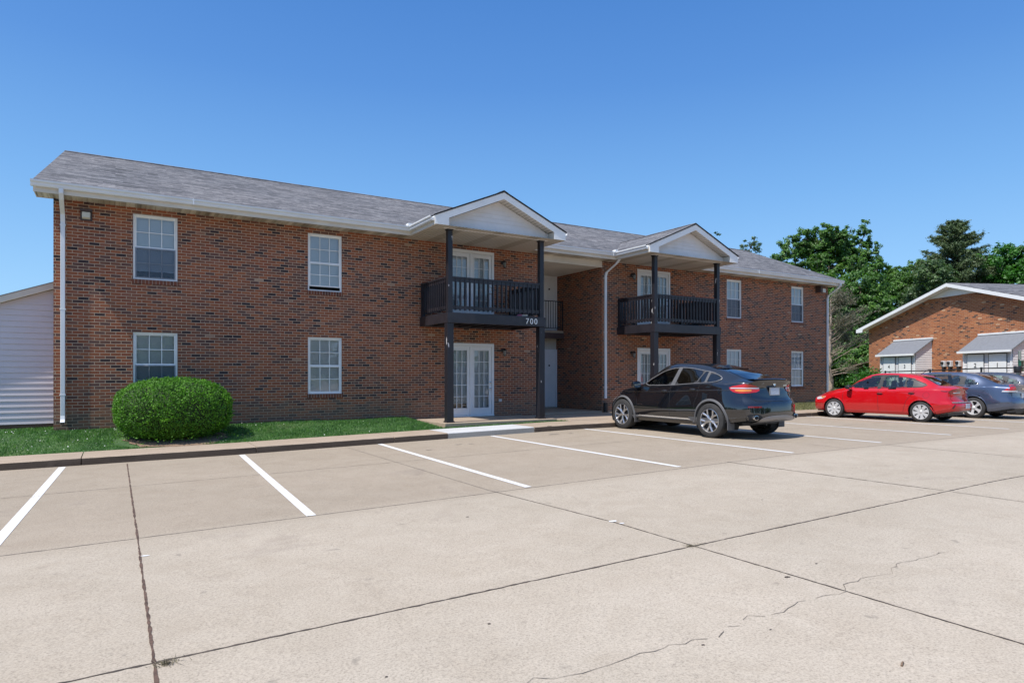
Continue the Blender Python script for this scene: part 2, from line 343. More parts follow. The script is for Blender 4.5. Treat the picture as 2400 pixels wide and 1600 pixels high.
M['dryleaf'] = leafm('dry_twig_foliage', (.09, .09, .06), (.13, .13, .085), (.17, .17, .11), .2)
M['grassb'] = leafm('grass_blades', (.06, .155, .04), (.10, .225, .055), (.16, .30, .085), .35, 2.5)
M['grassdry'] = leafm('dry_grass_blades', (.16, .16, .08), (.22, .21, .10), (.28, .25, .13), .3, 2.5)
M['bark'] = simple('bark', (.16, .12, .09), .9, var=.5, sc=9, bmp=.8)
M['bark2'] = simple('pale_bark', (.42, .33, .26), .85, var=.4, sc=9, bmp=.6)
M['weed'] = simple('dry_weeds', (.30, .25, .15), .9, var=.5, sc=60)
M['clover'] = simple('clover_flower', (.6, .62, .55), .8)
def groundm():
    m, t, b = nodes('lawn_soil'); g = N(t, 'ShaderNodeNewGeometry'); P = g.outputs['Position']
    n = noise(t, P, .8, 5, .6); n2 = noise(t, P, 30, 5, .7)
    c = ramp(t, n.outputs[0], [(.3, (.045, .10, .03)), (.5, (.07, .14, .04)), (.72, (.13, .17, .06))]).outputs[0]
    sx = N(t, 'ShaderNodeSeparateXYZ'); t.links.new(P, sx.inputs[0])
    mr = N(t, 'ShaderNodeMapRange'); t.links.new(sx.outputs[0], mr.inputs[0])
    for i, v in ((1, 17), (2, 22), (3, 0), (4, 1)): mr.inputs[i].default_value = v
    dry = ramp(t, n.outputs[0], [(.3, (.12, .14, .05)), (.6, (.22, .21, .09)), (.75, (.30, .25, .13))]).outputs[0]
    c = mixc(t, mr.outputs[0], c, dry)
    c = mixc(t, 1., c, ramp(t, n2.outputs[0], [(.25, (.45, .45, .45)), (.7, (1.3, 1.3, 1.3))]).outputs[0], 'MULTIPLY')
    t.links.new(c, b.inputs['Base Color']); b.inputs['Roughness'].default_value = .95; bump(t, b, n2.outputs[0], .8, .03); return m
M['ground'] = groundm()
# ------------------------------------------------------------------ ground, lot, kerb
def G(x): return -.2 + .017 * max(-26, min(0, x - 10)) - (.0015 * max(0, min(8, 3 - abs(x - 10))) if abs(x - 10) < 3 else 0)
def yk(x): return -3.62 + .075 * max(0, min(6, 2 - x))
KH, KW = .13, 1.05
def ground_z(x, y):
    y0 = yk(x); top = G(x) + KH - .012
    if y < y0 + .5: return G(x) - .12
    yb = y0 + KW
    if y < yb: return top
    t = min(1, (y - yb) / max(.1, (-.5 - yb)))
    z = top + (-.005 - top) * t
    if x > 27: z += min(1, (x - 27) / 8) * .12
    if 6.9 < x < 18.2 and y > -2.4: z -= .075
    return z
def grid(xs, ys, zf):
    v = [(x, y, zf(x, y)) for y in ys for x in xs]; n = len(xs)
    f = [(j * n + i, j * n + i + 1, (j + 1) * n + i + 1, (j + 1) * n + i) for j in range(len(ys) - 1) for i in range(n - 1)]
    return v, f
xs = [-600, -200, -80, -40] + list(np.arange(-20, 46, 1.0)) + [60, 90, 200, 600]
ys = [-600, -200, -80, -40, -20, -10, -5] + list(np.arange(-3.6, .01, .15)) + [1, 3, 6, 12, 25, 60, 200, 700]
v, f = grid(xs, ys, ground_z); tag(MB().mesh(v, f).build('ground', M['ground'], smooth=True), 'grass covered ground around the apartment buildings', kind='structure')
xs2 = list(np.arange(-40, 70, 1.0))
v = []; 
for x in xs2: v += [(x, -70, G(x)), (x, -40, G(x)), (x, -18, G(x)), (x, -9, G(x)), (x, yk(x) + .05, G(x))]
f = [(i * 5 + j, i * 5 + 5 + j, i * 5 + 6 + j, i * 5 + 1 + j) for i in range(len(xs2) - 1) for j in range(4)]
tag(MB().mesh(v, f).build('parking_lot', M['conc'], smooth=True), 'tan concrete parking lot with jointed slabs', kind='structure')
def kerb(x0, x1, name, mtop, lab, chips):
    # front face
    rng = random.Random(int(x0 * 10) + 50); X = list(np.linspace(x0, x1, max(2, int((x1 - x0) / .12))))
    b_ = MB(); v = []
    prof = [(-.015, -.02), (0, .02), (0, KH - .03), (.008, KH - .012), (.025, KH), (.3, KH), (KW, KH), (KW, KH - .1)]
    for x in X:
        for k, (dy, dz) in enumerate(prof):
            j = rng.uniform(-1, 1) * .006 * chips if k in (1, 2, 3, 4) else 0
            v.append((x, yk(x) + dy + j, G(x) + dz + j * .3))
    n = len(prof); f = [(i * n + k, i * n + n + k, i * n + n + k + 1, i * n + k + 1) for i in range(len(X) - 1) for k in range(n - 1)]
    f += [tuple(range(n)), tuple((len(X) - 1) * n + k for k in range(n - 1, -1, -1))]
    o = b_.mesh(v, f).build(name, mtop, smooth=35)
    o.data.materials.append(M['kface'] if mtop == M['kerb'] else M['kgrey'])  # front faces take darker copies with the dim light painted in
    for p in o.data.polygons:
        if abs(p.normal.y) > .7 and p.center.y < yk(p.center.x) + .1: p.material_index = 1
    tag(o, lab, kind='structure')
M['kgrey'] = concrete('shaded_new_kerb_face', (.22, .22, .215), None, .4)  # new concrete darkened to paint in its dim front
segs = [-30, -9, -4.6, -1.75 - .0, .9, 3.7, 6.5]
segs = [-30, -14, -10, -6.6, -3.4, -.52, 2.35, 5.2]
for a, b2 in zip(segs, segs[1:] ): kerb(a + .008, b2 - .008, 'kerb', M['kerb'], 'weathered tan kerb along the grass strip', 1)
kerb(5.208, 6.49, 'kerb', M['kerb'], 'weathered tan kerb along the grass strip', 1)
kerb(6.5, 7.63, 'kerb', M['newconc'], 'pale new concrete kerb piece', .2); kerb(7.636, 8.85, 'kerb', M['newconc'], 'pale new concrete kerb piece', .2)
segs = [8.86, 11.6, 14.4, 17.2, 20, 22.8, 25.6, 28.4, 34, 45, 60]
for a, b2 in zip(segs, segs[1:]): kerb(a + .008, b2 - .008, 'kerb', M['kerb'], 'weathered tan kerb by the breezeway', 1)
# walkways and patio slabs
b_ = MB(); b_.box(10.75, 14.35, -2.56, -.02, -.3, -.062); b_.box(11.42, 13.93, -.02, 2.66, -.3, -.02)
b_.box(14.35, 18.1, -1.95, -.02, -.3, -.052)
tag(b_.build('walkway', M['kerb'], bevel=.01), 'concrete walkway into the breezeway', kind='structure')
b_ = MB(); b_.box(7.2, 10.7, -1.98, -.02, -.3, -.045); tag(b_.build('patio_slab', M['kerb'], bevel=.012), 'concrete patio slab under the first balcony', kind='structure')
# painted stall lines
def strip(b_, pts, w_, dz, wob=0, rng=None, z=None):
    P = [Vector(p) for p in pts]; Q = []
    for a, c in zip(P, P[1:]):
        n = max(1, int((c - a).length / (.05 if wob else .12)))
        for i in range(n): Q.append(a.lerp(c, i / n))
    Q.append(P[-1]); v = []
    for i, q in enumerate(Q):
        d = (Q[min(i + 1, len(Q) - 1)] - Q[max(0, i - 1)]).normalized(); s_ = Vector((-d.y, d.x))
        o = rng.uniform(-1, 1) * wob if rng else 0; ww = w_ * (rng.uniform(.45, 1.35) if rng and wob else 1)
        for sg in (-1, 1):
            p = q + s_ * (o + sg * ww / 2); v.append((p.x, p.y, (G(p.x) if z is None else z) + dz))
    b_.mesh(v, [(2 * i, 2 * i + 1, 2 * i + 3, 2 * i + 2) for i in range(len(Q) - 1)])
LX = [(-.79, -.99), (2.07, 1.84), (4.86, 4.71), (7.59, 7.59), (10.4, 10.46), (13.5, 13.54), (16.6, 16.64), (19.7, 19.72), (22.8, 22.8), (25.9, 25.9), (29, 29), (-3.6, -3.8), (-6.4, -6.6)]
for i, (xa, xb) in enumerate(LX):
    b_ = MB(); yend = [-9.75, -9.85, -9.8, -9.72, -9.7, -9.56, -9.46, -9.4][i] if i < 8 else -9.5
    strip(b_, [(xa, yk(xa) - (.1 if i in (0, 1, 3) else .03)), ((xa + xb) / 2, -6.7), (xb, yend)], .105, .004)
    tag(b_.build('stall_line', M['line'], recalc=False), 'white painted parking stall line', kind='structure')
rg = random.Random(4)
b_ = MB()
strip(b_, [(-14, -13.1), (.3, -13.04), (10.8, -13.05), (30, -13.1)], .020, .0025, .004, rg)
strip(b_, [(4.17, -9.7), (4.36, -12), (4.36, -16), (4.36, -30)], .015, .003, .0025, rg)
strip(b_, [(8.6, -9.8), (8.77, -13.0)], .02, .003, .006, rg)
tag(b_.build('slab_joint', M['joint'], recalc=False), 'dark open joint between the concrete slabs', kind='structure')
b_ = MB(); strip(b_, [(.17, -3.7), (.18, -9.9), (.18, -13.02), (.19, -16.5)], .019, .0032, .002, rg)
tag(b_.build('slab_joint', M['joint0'], recalc=False), 'wide rust brown joint running to the kerb', kind='structure')
b_ = MB()
strip(b_, [(-14, -6.45), (30, -6.5)], .012, .0022, .003, rg); strip(b_, [(-14, -9.9), (8.6, -9.84), (30, -9.8)], .016, .0022, .004, rg)
strip(b_, [(4.1, -3.8), (4.17, -9.7)], .014, .0024, .003, rg); strip(b_, [(8.77, -13.1), (8.8, -20)], .014, .0024, .003, rg)
strip(b_, [(13.2, -9.85), (13.25, -16)], .02, .0024, .003, rg)
for x in (12.0, 16.8, 21, 25.2): strip(b_, [(x, -3.8), (x, -9.8)], .012, .0026, .003, rg)
tag(b_.build('slab_joint', M['joint2'], recalc=False), 'faint sawn joints in the concrete lot', kind='structure')
# cracks, weeds, stains
rg = random.Random(9)
def jag(P, rg):
    out = []
    for a, c in zip(P, P[1:]):
        n = max(1, int(math.hypot(c[0] - a[0], c[1] - a[1]) / .07))
        out += [(a[0] + (c[0] - a[0]) * i / n + rg.gauss(0, .008), a[1] + (c[1] - a[1]) * i / n + rg.gauss(0, .014)) for i in range(n)]
    return out + [P[-1]]
b_ = MB(); strip(b_, jag([(5.93, -14.36), (5.29, -14.30), (5.01, -14.40), (4.47, -14.36), (4.35, -14.45), (3.91, -14.40), (3.6, -14.45), (3.34, -14.40), (3.02, -14.48), (2.49, -14.41), (2.24, -14.44), (1.83, -14.36), (1.2, -14.5)], rg), .0042, .0034, .001, rg)
b_.f = [f for i, f in enumerate(b_.f) if rg.random() > .12]
tag(b_.build('crack', M['crack'], recalc=False), 'thin wandering crack across the concrete', kind='structure')
def blotch(b_, x, y, r, asp=1, n=14, dz=.0036):
    b_.poly([(x + r * rg.uniform(.6, 1.2) * math.cos(t), y + r * asp * rg.uniform(.6, 1.2) * math.sin(t), G(x) + dz) for t in [2 * math.pi * k / n for k in range(n)]])
b_ = MB()
for x, y, r in ((4.29, -14.03, .028), (4.77, -13.95, .013), (3.36, -14.59, .010), (3.23, -10.89, .02), (1.99, -13.58, .014), (2.86, -14.52, .013), (1.2, -13.9, .01), (6.5, -12.1, .016)): blotch(b_, x, y, r, .6)
for k in range(90): blotch(b_, rg.uniform(-4, 18), rg.uniform(-15.8, -4), rg.uniform(.003, .011), .6, 6)
tag(b_.build('tar_spots', M['joint'], recalc=False), 'small dark specks on the concrete', kind='structure')
b_ = MB()
for x, y, r in ((6.18, -4.8, .10), (6.45, -4.85, .07), (8.94, -4.33, .16), (9.4, -4.4, .08), (5.31, -5.24, .08)): blotch(b_, x, y, r, .45)
tag(b_.build('oil_stain', M['joint2'], recalc=False), 'brown oil drips on the stall concrete', kind='structure')
b_ = MB()
for x, y, r in ((.22, -10.6, .035), (4.38, -11.93, .05), (4.39, -12.05, .03)): blotch(b_, x, y, r, .7)
tag(b_.build('paint_spill', M['line'], recalc=False), 'white chipped paint spill on the joint', kind='structure')
b_ = MB()
for cx_, cy_, n in ((.235, -13.09, 130), (4.33, -13.03, 120), (4.45, -13.04, 40)):
    for k in range(n):
        a = rg.uniform(0, 6.28); r = abs(rg.gauss(0, .028)); x, y = cx_ + r * math.cos(a) * 1.6, cy_ + r * math.sin(a); l = rg.uniform(.015, .05); z = G(x)
        dx, dy = rg.uniform(-1, 1) * l, rg.uniform(-1, 1) * l
        b_.poly([(x, y, z), (x + .004, y + .003, z), (x + dx, y + dy, z + l * .6)])
tag(b_.build('joint_weeds', M['weed'], recalc=False), 'dry weeds growing in the slab joint corners', 'weeds', kind='stuff')
b_ = MB(); b_.tube([(3.52, -15.27, G(3.5) + .004), (3.545, -15.26, G(3.5) + .009), (3.57, -15.25, G(3.5) + .004)], .006, 6)
b_.v = [(x, y, z if z > 0 else z) for x, y, z in b_.v]
tag(b_.build('dry_leaf', M['mulch']), 'curled brown leaf lying on the concrete near the front edge', 'leaf')
b_ = MB(); v = []
for k in range(26):
    t = 2 * math.pi * k / 26; x, y = 1.12 + .98 * rg.uniform(.82, 1.1) * math.cos(t), -1.74 + .84 * rg.uniform(.85, 1.05) * math.sin(t); v.append((x, y, ground_z(x, y) + .012))
b_.mesh(v + [(1.05, -1.6, ground_z(1.05, -1.6) + .03)], [(k, (k + 1) % 26, 26) for k in range(26)])
tag(b_.build('bare_soil', M['mulch'], smooth=True, recalc=False), 'ring of bare tan soil under the round bush', kind='structure')
# ------------------------------------------------------------------ main building
BX0, BX1, ZT = -1.15, 26.52, 5.0
C1, C2 = 8.88, 16.12
bld = thing('apartment_building', 'two storey red brick apartment building with grey roof and two black balconies', 'building', (BX0, 0, 0))
def rects(u0, u1, v0, v1, holes):
    us = sorted({u0, u1} | {h[0] for h in holes} | {h[1] for h in holes}); vs_ = sorted({v0, v1} | {h[2] for h in holes} | {h[3] for h in holes})
    out = []
    for a, b2 in zip(us, us[1:]):
        for c, d in zip(vs_, vs_[1:]):
            if not any(h[0] <= a and b2 <= h[1] and h[2] <= c and d <= h[3] for h in holes): out.append((a, b2, c, d))
    return out
WZ = ((3.38, 4.87), (.70, 2.18))
WINX = ((.33, 1.24), (4.24, 5.13), (20.07, 20.93), (24.0, 24.83))
DOORX = ((8.19, 9.77), (15.51, 17.08)); DZ = ((2.86, 4.88), (-.02, 2.13))
holes = [(a, b2, c, d) for a, b2 in WINX for c, d in WZ] + [(a, b2, c, d) for a, b2 in DOORX for c, d in DZ]
b_ = MB()
for X0, X1 in ((BX0, 11.42), (13.95, BX1)):
    for a, b2, c, d in rects(X0, X1, -.45, ZT + .1, [h for h in holes if X0 < h[0] < X1]): b_.poly([(a, 0, c), (b2, 0, c), (b2, 0, d), (a, 0, d)])
RV = .085
for a, b2, c, d in holes:
    b_.poly([(a, 0, c), (a, RV, c), (a, RV, d), (a, 0, d)]); b_.poly([(b2, 0, c), (b2, 0, d), (b2, RV, d), (b2, RV, c)])
    b_.poly([(a, 0, d), (a, RV, d), (b2, RV, d), (b2, 0, d)]); b_.poly([(a, 0, c), (b2, 0, c), (b2, RV, c), (a, RV, c)])
b_.poly([(13.95, 0, -.45), (13.95, 2.67, -.45), (13.95, 2.67, ZT), (13.95, 0, ZT)]); b_.poly([(11.42, 0, -.45), (11.42, 2.67, -.45), (11.42, 2.67, ZT), (11.42, 0, ZT)])
YB = 8.8
for X in (BX0, BX1): b_.poly([(X, 0, -.5), (X, YB, -.5), (X, YB, 5.1), (X, 4.4, 7.12), (X, 0, 5.1)])
b_.poly([(BX0, YB, -.5), (BX1, YB, -.5), (BX1, YB, 5.1), (BX0, YB, 5.1)])
b_.build('brick_wall', M['brick'], bld, recalc=False)
# roof
EZ, EY, SL = 5.225, -.52, .4185
RZ = EZ + (4.4 - EY) * SL; RX0, RX1 = -1.46, 26.72
b_ = MB()
b_.prism([(RX0, EY, EZ - .02), (RX1, EY, EZ - .02), (RX1, EY, EZ), (RX0, EY, EZ)], (0, 0, 0.0001))
b_ = MB(); T = .022
def slab(b_, quad, th=T): b_.prism(quad, (0, 0, th))
RL, RR = -1.19, 26.58   # ridge ends (the gable overhang tapers towards the ridge)
slab(b_, [(RX0, EY, EZ), (RX1, EY, EZ), (RR, 4.4, RZ), (RL, 4.4, RZ)]); slab(b_, [(RL, 4.4, RZ), (RR, 4.4, RZ), (RR, 9.32, EZ), (RL, 9.32, EZ)])
rf = b_.build('roof', M['shingle'], bld)
b_ = MB(); x = RL
while x < RR - .2:   # ridge caps
    b_.prism([(x, 4.26, RZ - .022), (x, 4.4, RZ + .034), (x, 4.54, RZ - .022)], (.3, 0, .004)); x += .262
b_.build('ridge_cap', M['shingle'], rf)
# gable rake boards and soffits of the main roof
b_ = MB()
for X, XR in ((RX0 + .02, RL + .008), (RX1 - .04, RR - .03)):
    for ya, yb, xa in ((EY, 4.4, X), (9.32, 4.4, XR)):
        b_ = MB(); b_.prism([(xa, ya, EZ - .015), (XR, yb, RZ - .015), (XR, yb, RZ - .15), (xa, ya, EZ - .15)], (.02, 0, 0)); b_.build('rake_board', M['gutter'], bld)
def vinyl_strip(b_, x0, x1, y0, y1, z, axis='x', step=.1):
    # grooved soffit: ridges as real geometry running across
    if axis == 'x':
        n = max(1, int(round((x1 - x0) / step))); h = (x1 - x0) / n; v = []
        for i in range(n):
            a = x0 + i * h
            for xx, zz in ((a, 0), (a + h * .82, 0), (a + h * .86, .012), (a + h * .96, .012)): v.append((xx, zz))
        v.append((x1, 0)); vv = []
        for xx, zz in v: vv += [(xx, y0, z + zz), (xx, y1, z + zz)]
    else:
        n = max(1, int(round((y1 - y0) / step))); h = (y1 - y0) / n; v = []
        for i in range(n):
            a = y0 + i * h
            for xx, zz in ((a, 0), (a + h * .82, 0), (a + h * .86, .012), (a + h * .96, .012)): v.append((xx, zz))
        v.append((y1, 0)); vv = []
        for xx, zz in v: vv += [(x0, xx, z + zz), (x1, xx, z + zz)]
    b_.mesh(vv, [(2 * i, 2 * i + 2, 2 * i + 3, 2 * i + 1) for i in range(len(v) - 1)])
def soffit_mat():
    m, t, b = nodes('stained_cream_soffit'); g = N(t, 'ShaderNodeNewGeometry'); sp = N(t, 'ShaderNodeSeparateXYZ'); t.links.new(g.outputs['Position'], sp.inputs[0])
    wv = N(t, 'ShaderNodeMath', operation='MULTIPLY'); wv.inputs[1].default_value = 1 / .1; t.links.new(sp.outputs[0], wv.inputs[0])
    fl = N(t, 'ShaderNodeMath', operation='FLOOR'); t.links.new(wv.outputs[0], fl.inputs[0])
    wn = t.nodes.new('ShaderNodeTexWhiteNoise'); wn.noise_dimensions = '1D'; t.links.new(fl.outputs[0], wn.inputs['W'])
    md = N(t, 'ShaderNodeMath', operation='MODULO'); md.inputs[1].default_value = 1.22; t.links.new(sp.outputs[0], md.inputs[0])
    c = mixc(t, ramp(t, md.outputs[0], [(.0, (0, 0, 0)), (.36, (0, 0, 0)), (.4, (.75, .75, .75)), (.7, (.75, .75, .75)), (.74, (0, 0, 0))]).outputs[0], (.62, .57, .49), (.36, .31, .24))
    c = mixc(t, 1., c, ramp(t, wn.outputs[0], [(0, (.62, .60, .57)), (1, (1.15, 1.15, 1.15))]).outputs[0], 'MULTIPLY')
    t.links.new(c, b.inputs['Base Color']); b.inputs['Roughness'].default_value = .5; return m
M['soffit'] = soffit_mat()
b_ = MB()
vinyl_strip(b_, RX0 + .04, C1 - 2.0, -.5, .01, ZT); vinyl_strip(b_, C1 + 2.0, C2 - 2.0, -.5, .01, ZT); vinyl_strip(b_, C2 + 2.0, RX1 - .04, -.5, .01, ZT)
for xa_, xc_, xb_ in ((RX0 + .04, RL + .02, BX0), (RX1 - .04, RR - .02, BX1)): b_.poly([(xa_, -.45, EZ - .13), (xb_, -.45, EZ - .13), (xb_, 4.4, RZ - .13), (xc_, 4.4, RZ - .13)])
b_.build('soffit', M['soffit'], bld, recalc=False)
b_ = MB()
for x0, x1 in ((RX0, C1 - 1.98), (C1 + 1.98, C2 - 1.98), (C2 + 1.98, RX1)):
    b_.box(x0, x1, -.512, -.495, ZT - .012, 5.20)
b_.box(RX0 + .012, RX0 + .03, -.495, .02, ZT - .01, 5.2); b_.box(RX0 + .03, BX0, .0, .02, ZT - .01, 5.2)
b_.build('fascia_board', M['cream'], bld)
def gutter(b_, p, q, out):
    # K profile swept from p to q; out = horizontal unit vector pointing away from the wall
    prof = [(0, -.005), (0, -.125), (.07, -.125), (.085, -.10), (.092, -.06), (.118, -.035), (.122, 0), (.114, 0), (.110, -.03), (.084, -.055), (.02, -.06)]
    o = Vector(out); v = [Vector(e) + o * a + Vector((0, 0, z)) for e in (p, q) for a, z in prof]; n = len(prof)
    b_.mesh(v, [(i, (i + 1) % n, n + (i + 1) % n, n + i) for i in range(n)] + [tuple(range(n)), tuple(range(2 * n - 1, n - 1, -1))])
GZ_ = 5.215
for a, c in ((RX0 - .04, C1 - 2.02), (C1 + 2.02, C2 - 2.02), (C2 + 2.02, RX1 + .03)):
    b_ = MB(); gutter(b_, (a, -.513, GZ_), (c, -.513, GZ_), (0, -1, 0))
    x = a + 3
    while x < c: b_.box(x, x + .03, -.64, -.52, GZ_ - .13, GZ_ + .004); x += 6.1
    b_.build('gutter', M['gutter'], bld)
# downpipes
def downpipe(x, ytop, ztop, zb, ex=0, boot=None):
    b_ = MB(); w_, d = .085, .06
    path = [(x + ex, -.57, 5.1), (x + ex, -.57, 5.0), (x + ex * .8, -.46, 4.88), (x, -.09, 4.62 if ex else 4.66), (x, -.045, 4.5), (x, -.045, zb + .1)] if True else 0
    v = []
    for (px, py, pz) in path: v += [(px - w_ / 2, py - d / 2, pz), (px + w_ / 2, py - d / 2, pz), (px + w_ / 2, py + d / 2, pz), (px - w_ / 2, py + d / 2, pz)]
    b_.mesh(v, [(4 * i + k, 4 * i + (k + 1) % 4, 4 * i + 4 + (k + 1) % 4, 4 * i + 4 + k) for i in range(len(path) - 1) for k in range(4)] + [(3, 2, 1, 0)])
    for z in (4.42, 2.6, .75):
        b_.box(x - w_ / 2 - .012, x + w_ / 2 + .012, -.078, -.002, z, z + .035)
    if not boot:
        v = []
        for py, pz in ((-.045, zb + .1), (-.07, zb + .02), (-.16, zb - .04)):
            v += [(x - w_ / 2, py - d / 2, pz + .0), (x + w_ / 2, py - d / 2, pz), (x + w_ / 2, py + d / 2, pz - .03), (x - w_ / 2, py + d / 2, pz - .03)]
        b_.mesh(v, [(4 * i + k, 4 * i + (k + 1) % 4, 4 * i + 4 + (k + 1) % 4, 4 * i + 4 + k) for i in range(2) for k in range(4)])
    o = b_.build('downpipe', M['gutter'], bld, bevel=.008)
    if boot:
        b_ = MB(); b_.tube([(x, -.05, boot), (x, -.05, -.08)], .075, 14); b_.build('drain_boot', M['blackm'], o, smooth=40)
    else:
        b_ = MB(); b_.box(x - .036, x + .036, -.194, -.188, zb - .075, zb - .035); b_.build('outlet', M['dark'], o)
downpipe(-.98, 0, 0, .22); downpipe(14.06, 0, 0, .3, .16, boot=.26); downpipe(26.42, 0, 0, .1, .1)
# windows
def window(x0, x1, z0, z1, up_open=False, screen=True, blind_bottom=0, y=.028, parent=None, bowl=False):
    parent = parent or bld; zm = (z0 + z1) / 2 - .01
    b_ = MB(); fw = .042
    b_.box(x0 + .002, x0 + fw, y, y + .055, z0 + .002, z1 - .002); b_.box(x1 - fw, x1 - .002, y, y + .055, z0 + .002, z1 - .002)
    b_.box(x0 + fw, x1 - fw, y + .002, y + .055, z1 - fw, z1 - .002); b_.box(x0 + fw, x1 - fw, y - .008, y + .055, z0 + .002, z0 + .035)
    wn = b_.build('window', M['white'], parent, bevel=.004)
    for k, (a, b2, yy) in enumerate(((zm, z1 - fw, y + .022), (z0 + .035, zm, y + .008))):
        dz = .085 if (k == 1 and up_open) else 0
        a += dz; s_ = MB(); w_ = .03; xa, xb = x0 + fw + .001, x1 - fw - .001
        s_.box(xa, xa + w_, yy, yy + .025, a, b2); s_.box(xb - w_, xb, yy, yy + .025, a, b2)
        s_.box(xa + w_, xb - w_, yy + .001, yy + .024, b2 - w_, b2); s_.box(xa + w_, xb - w_, yy + .001, yy + .024, a, a + w_)
        # grille 3 x 2
        for q in (1, 2): gx = xa + w_ + (xb - xa - 2 * w_) * q / 3; s_.box(gx - .009, gx + .009, yy + .0055, yy + .0195, a + w_, b2 - w_)
        gz_ = (a + b2) / 2; s_.box(xa + w_, xb - w_, yy + .0045, yy + .0205, gz_ - .009, gz_ + .009)
        sa = s_.build('sash', M['white'], wn)
        g_ = MB(); g_.poly([(xa + w_, yy + .022, a + w_), (xb - w_, yy + .022, a + w_), (xb - w_, yy + .022, b2 - w_), (xa + w_, yy + .022, b2 - w_)])
        g_.build('pane', M['glass'], wn, recalc=False)
        if k == 1 and screen:
            g_ = MB(); g_.poly([(xa, y + .003, z0 + .036), (xb, y + .003, z0 + .036), (xb, y + .003, zm), (xa, y + .003, zm)]); g_.build('insect_screen', M['screen'], wn, recalc=False)
    # blind slats behind the glass
    s_ = MB(); z = z1 - fw - .03; zb = z0 + .04 + blind_bottom; rr = random.Random(int(x0 * 100 + z0 * 10))
    s_.box(x0 + fw + .01, x1 - fw - .01, y + .075, y + .115, z1 - fw - .055, z1 - fw - .003)
    while z > zb:
        j = rr.uniform(-.0015, .0015); s_.poly([(x0 + fw + .012, y + .082, z + .030 + j), (x1 - fw - .012, y + .082, z + .030 - j), (x1 - fw - .012, y + .103, z - .004 - j), (x0 + fw + .012, y + .103, z - .004 + j)]); z -= .0305
    s_.box(x0 + fw + .012, x1 - fw - .012, y + .08, y + .105, z + .008, z + .03)
    s_.build('blind', M['blind'], wn, recalc=False)
    s_ = MB(); s_.poly([(x0, .45, z0), (x1, .45, z0), (x1, .45, z1), (x0, .45, z1)]); s_.poly([(x0, .1, z0), (x0, .45, z0), (x0, .45, z1), (x0, .1, z1)]); s_.poly([(x1, .1, z0), (x1, .45, z0), (x1, .45, z1), (x1, .1, z1)])
    s_.poly([(x0, .1, z0), (x1, .1, z0), (x1, .45, z0), (x0, .45, z0)]); s_.poly([(x0, .1, z1), (x1, .1, z1), (x1, .45, z1), (x0, .45, z1)])
    s_.build('unlit_room_backing', M['dark'], wn, recalc=False)  # near-black backing box stands in for the unlit room
    # rowlock sill
    s_ = MB(); s_.box(x0 - .02, x1 + .02, -.022, .08, z0 - .098, z0 - .001); s_.build('brick_sill', M['sill'], parent, uvrot=True)
    return wn
def sillmat():
    m = brick_mat('rowlock_brick', [(0, (.10, .05, .04)), (.5, (.22, .085, .05)), (1, (.17, .06, .04))], (.36, .27, .22))
    bt = [n for n in m.node_tree.nodes if n.type == 'TEX_BRICK'][0]; bt.inputs['Brick Width'].default_value = 1.0; bt.inputs['Row Height'].default_value = .072; return m
M['sill'] = sillmat()
window(*WINX[0], *WZ[0], blind_bottom=.16); window(*WINX[0], *WZ[1])
window(*WINX[1], *WZ[0], up_open=True, screen=False, blind_bottom=.10); window(*WINX[1], *WZ[1], screen=False)
window(*WINX[2], *WZ[0], blind_bottom=.05); window(*WINX[2], *WZ[1], screen=False)
window(*WINX[3], *WZ[0]); window(*WINX[3], *WZ[1], screen=False)
bo = MB(); bo.lathe([(0, 0), (.05, 0), (.085, .035), (.095, .07), (.09, .072), (.075, .04), (.03, .012), (0, .01)], 20, Matrix.Translation((.80, .23, 3.40)))
o = bo.build('bowl', M['white'], smooth=50); tag(o, 'white bowl on the sill of the upper left window', 'bowl')
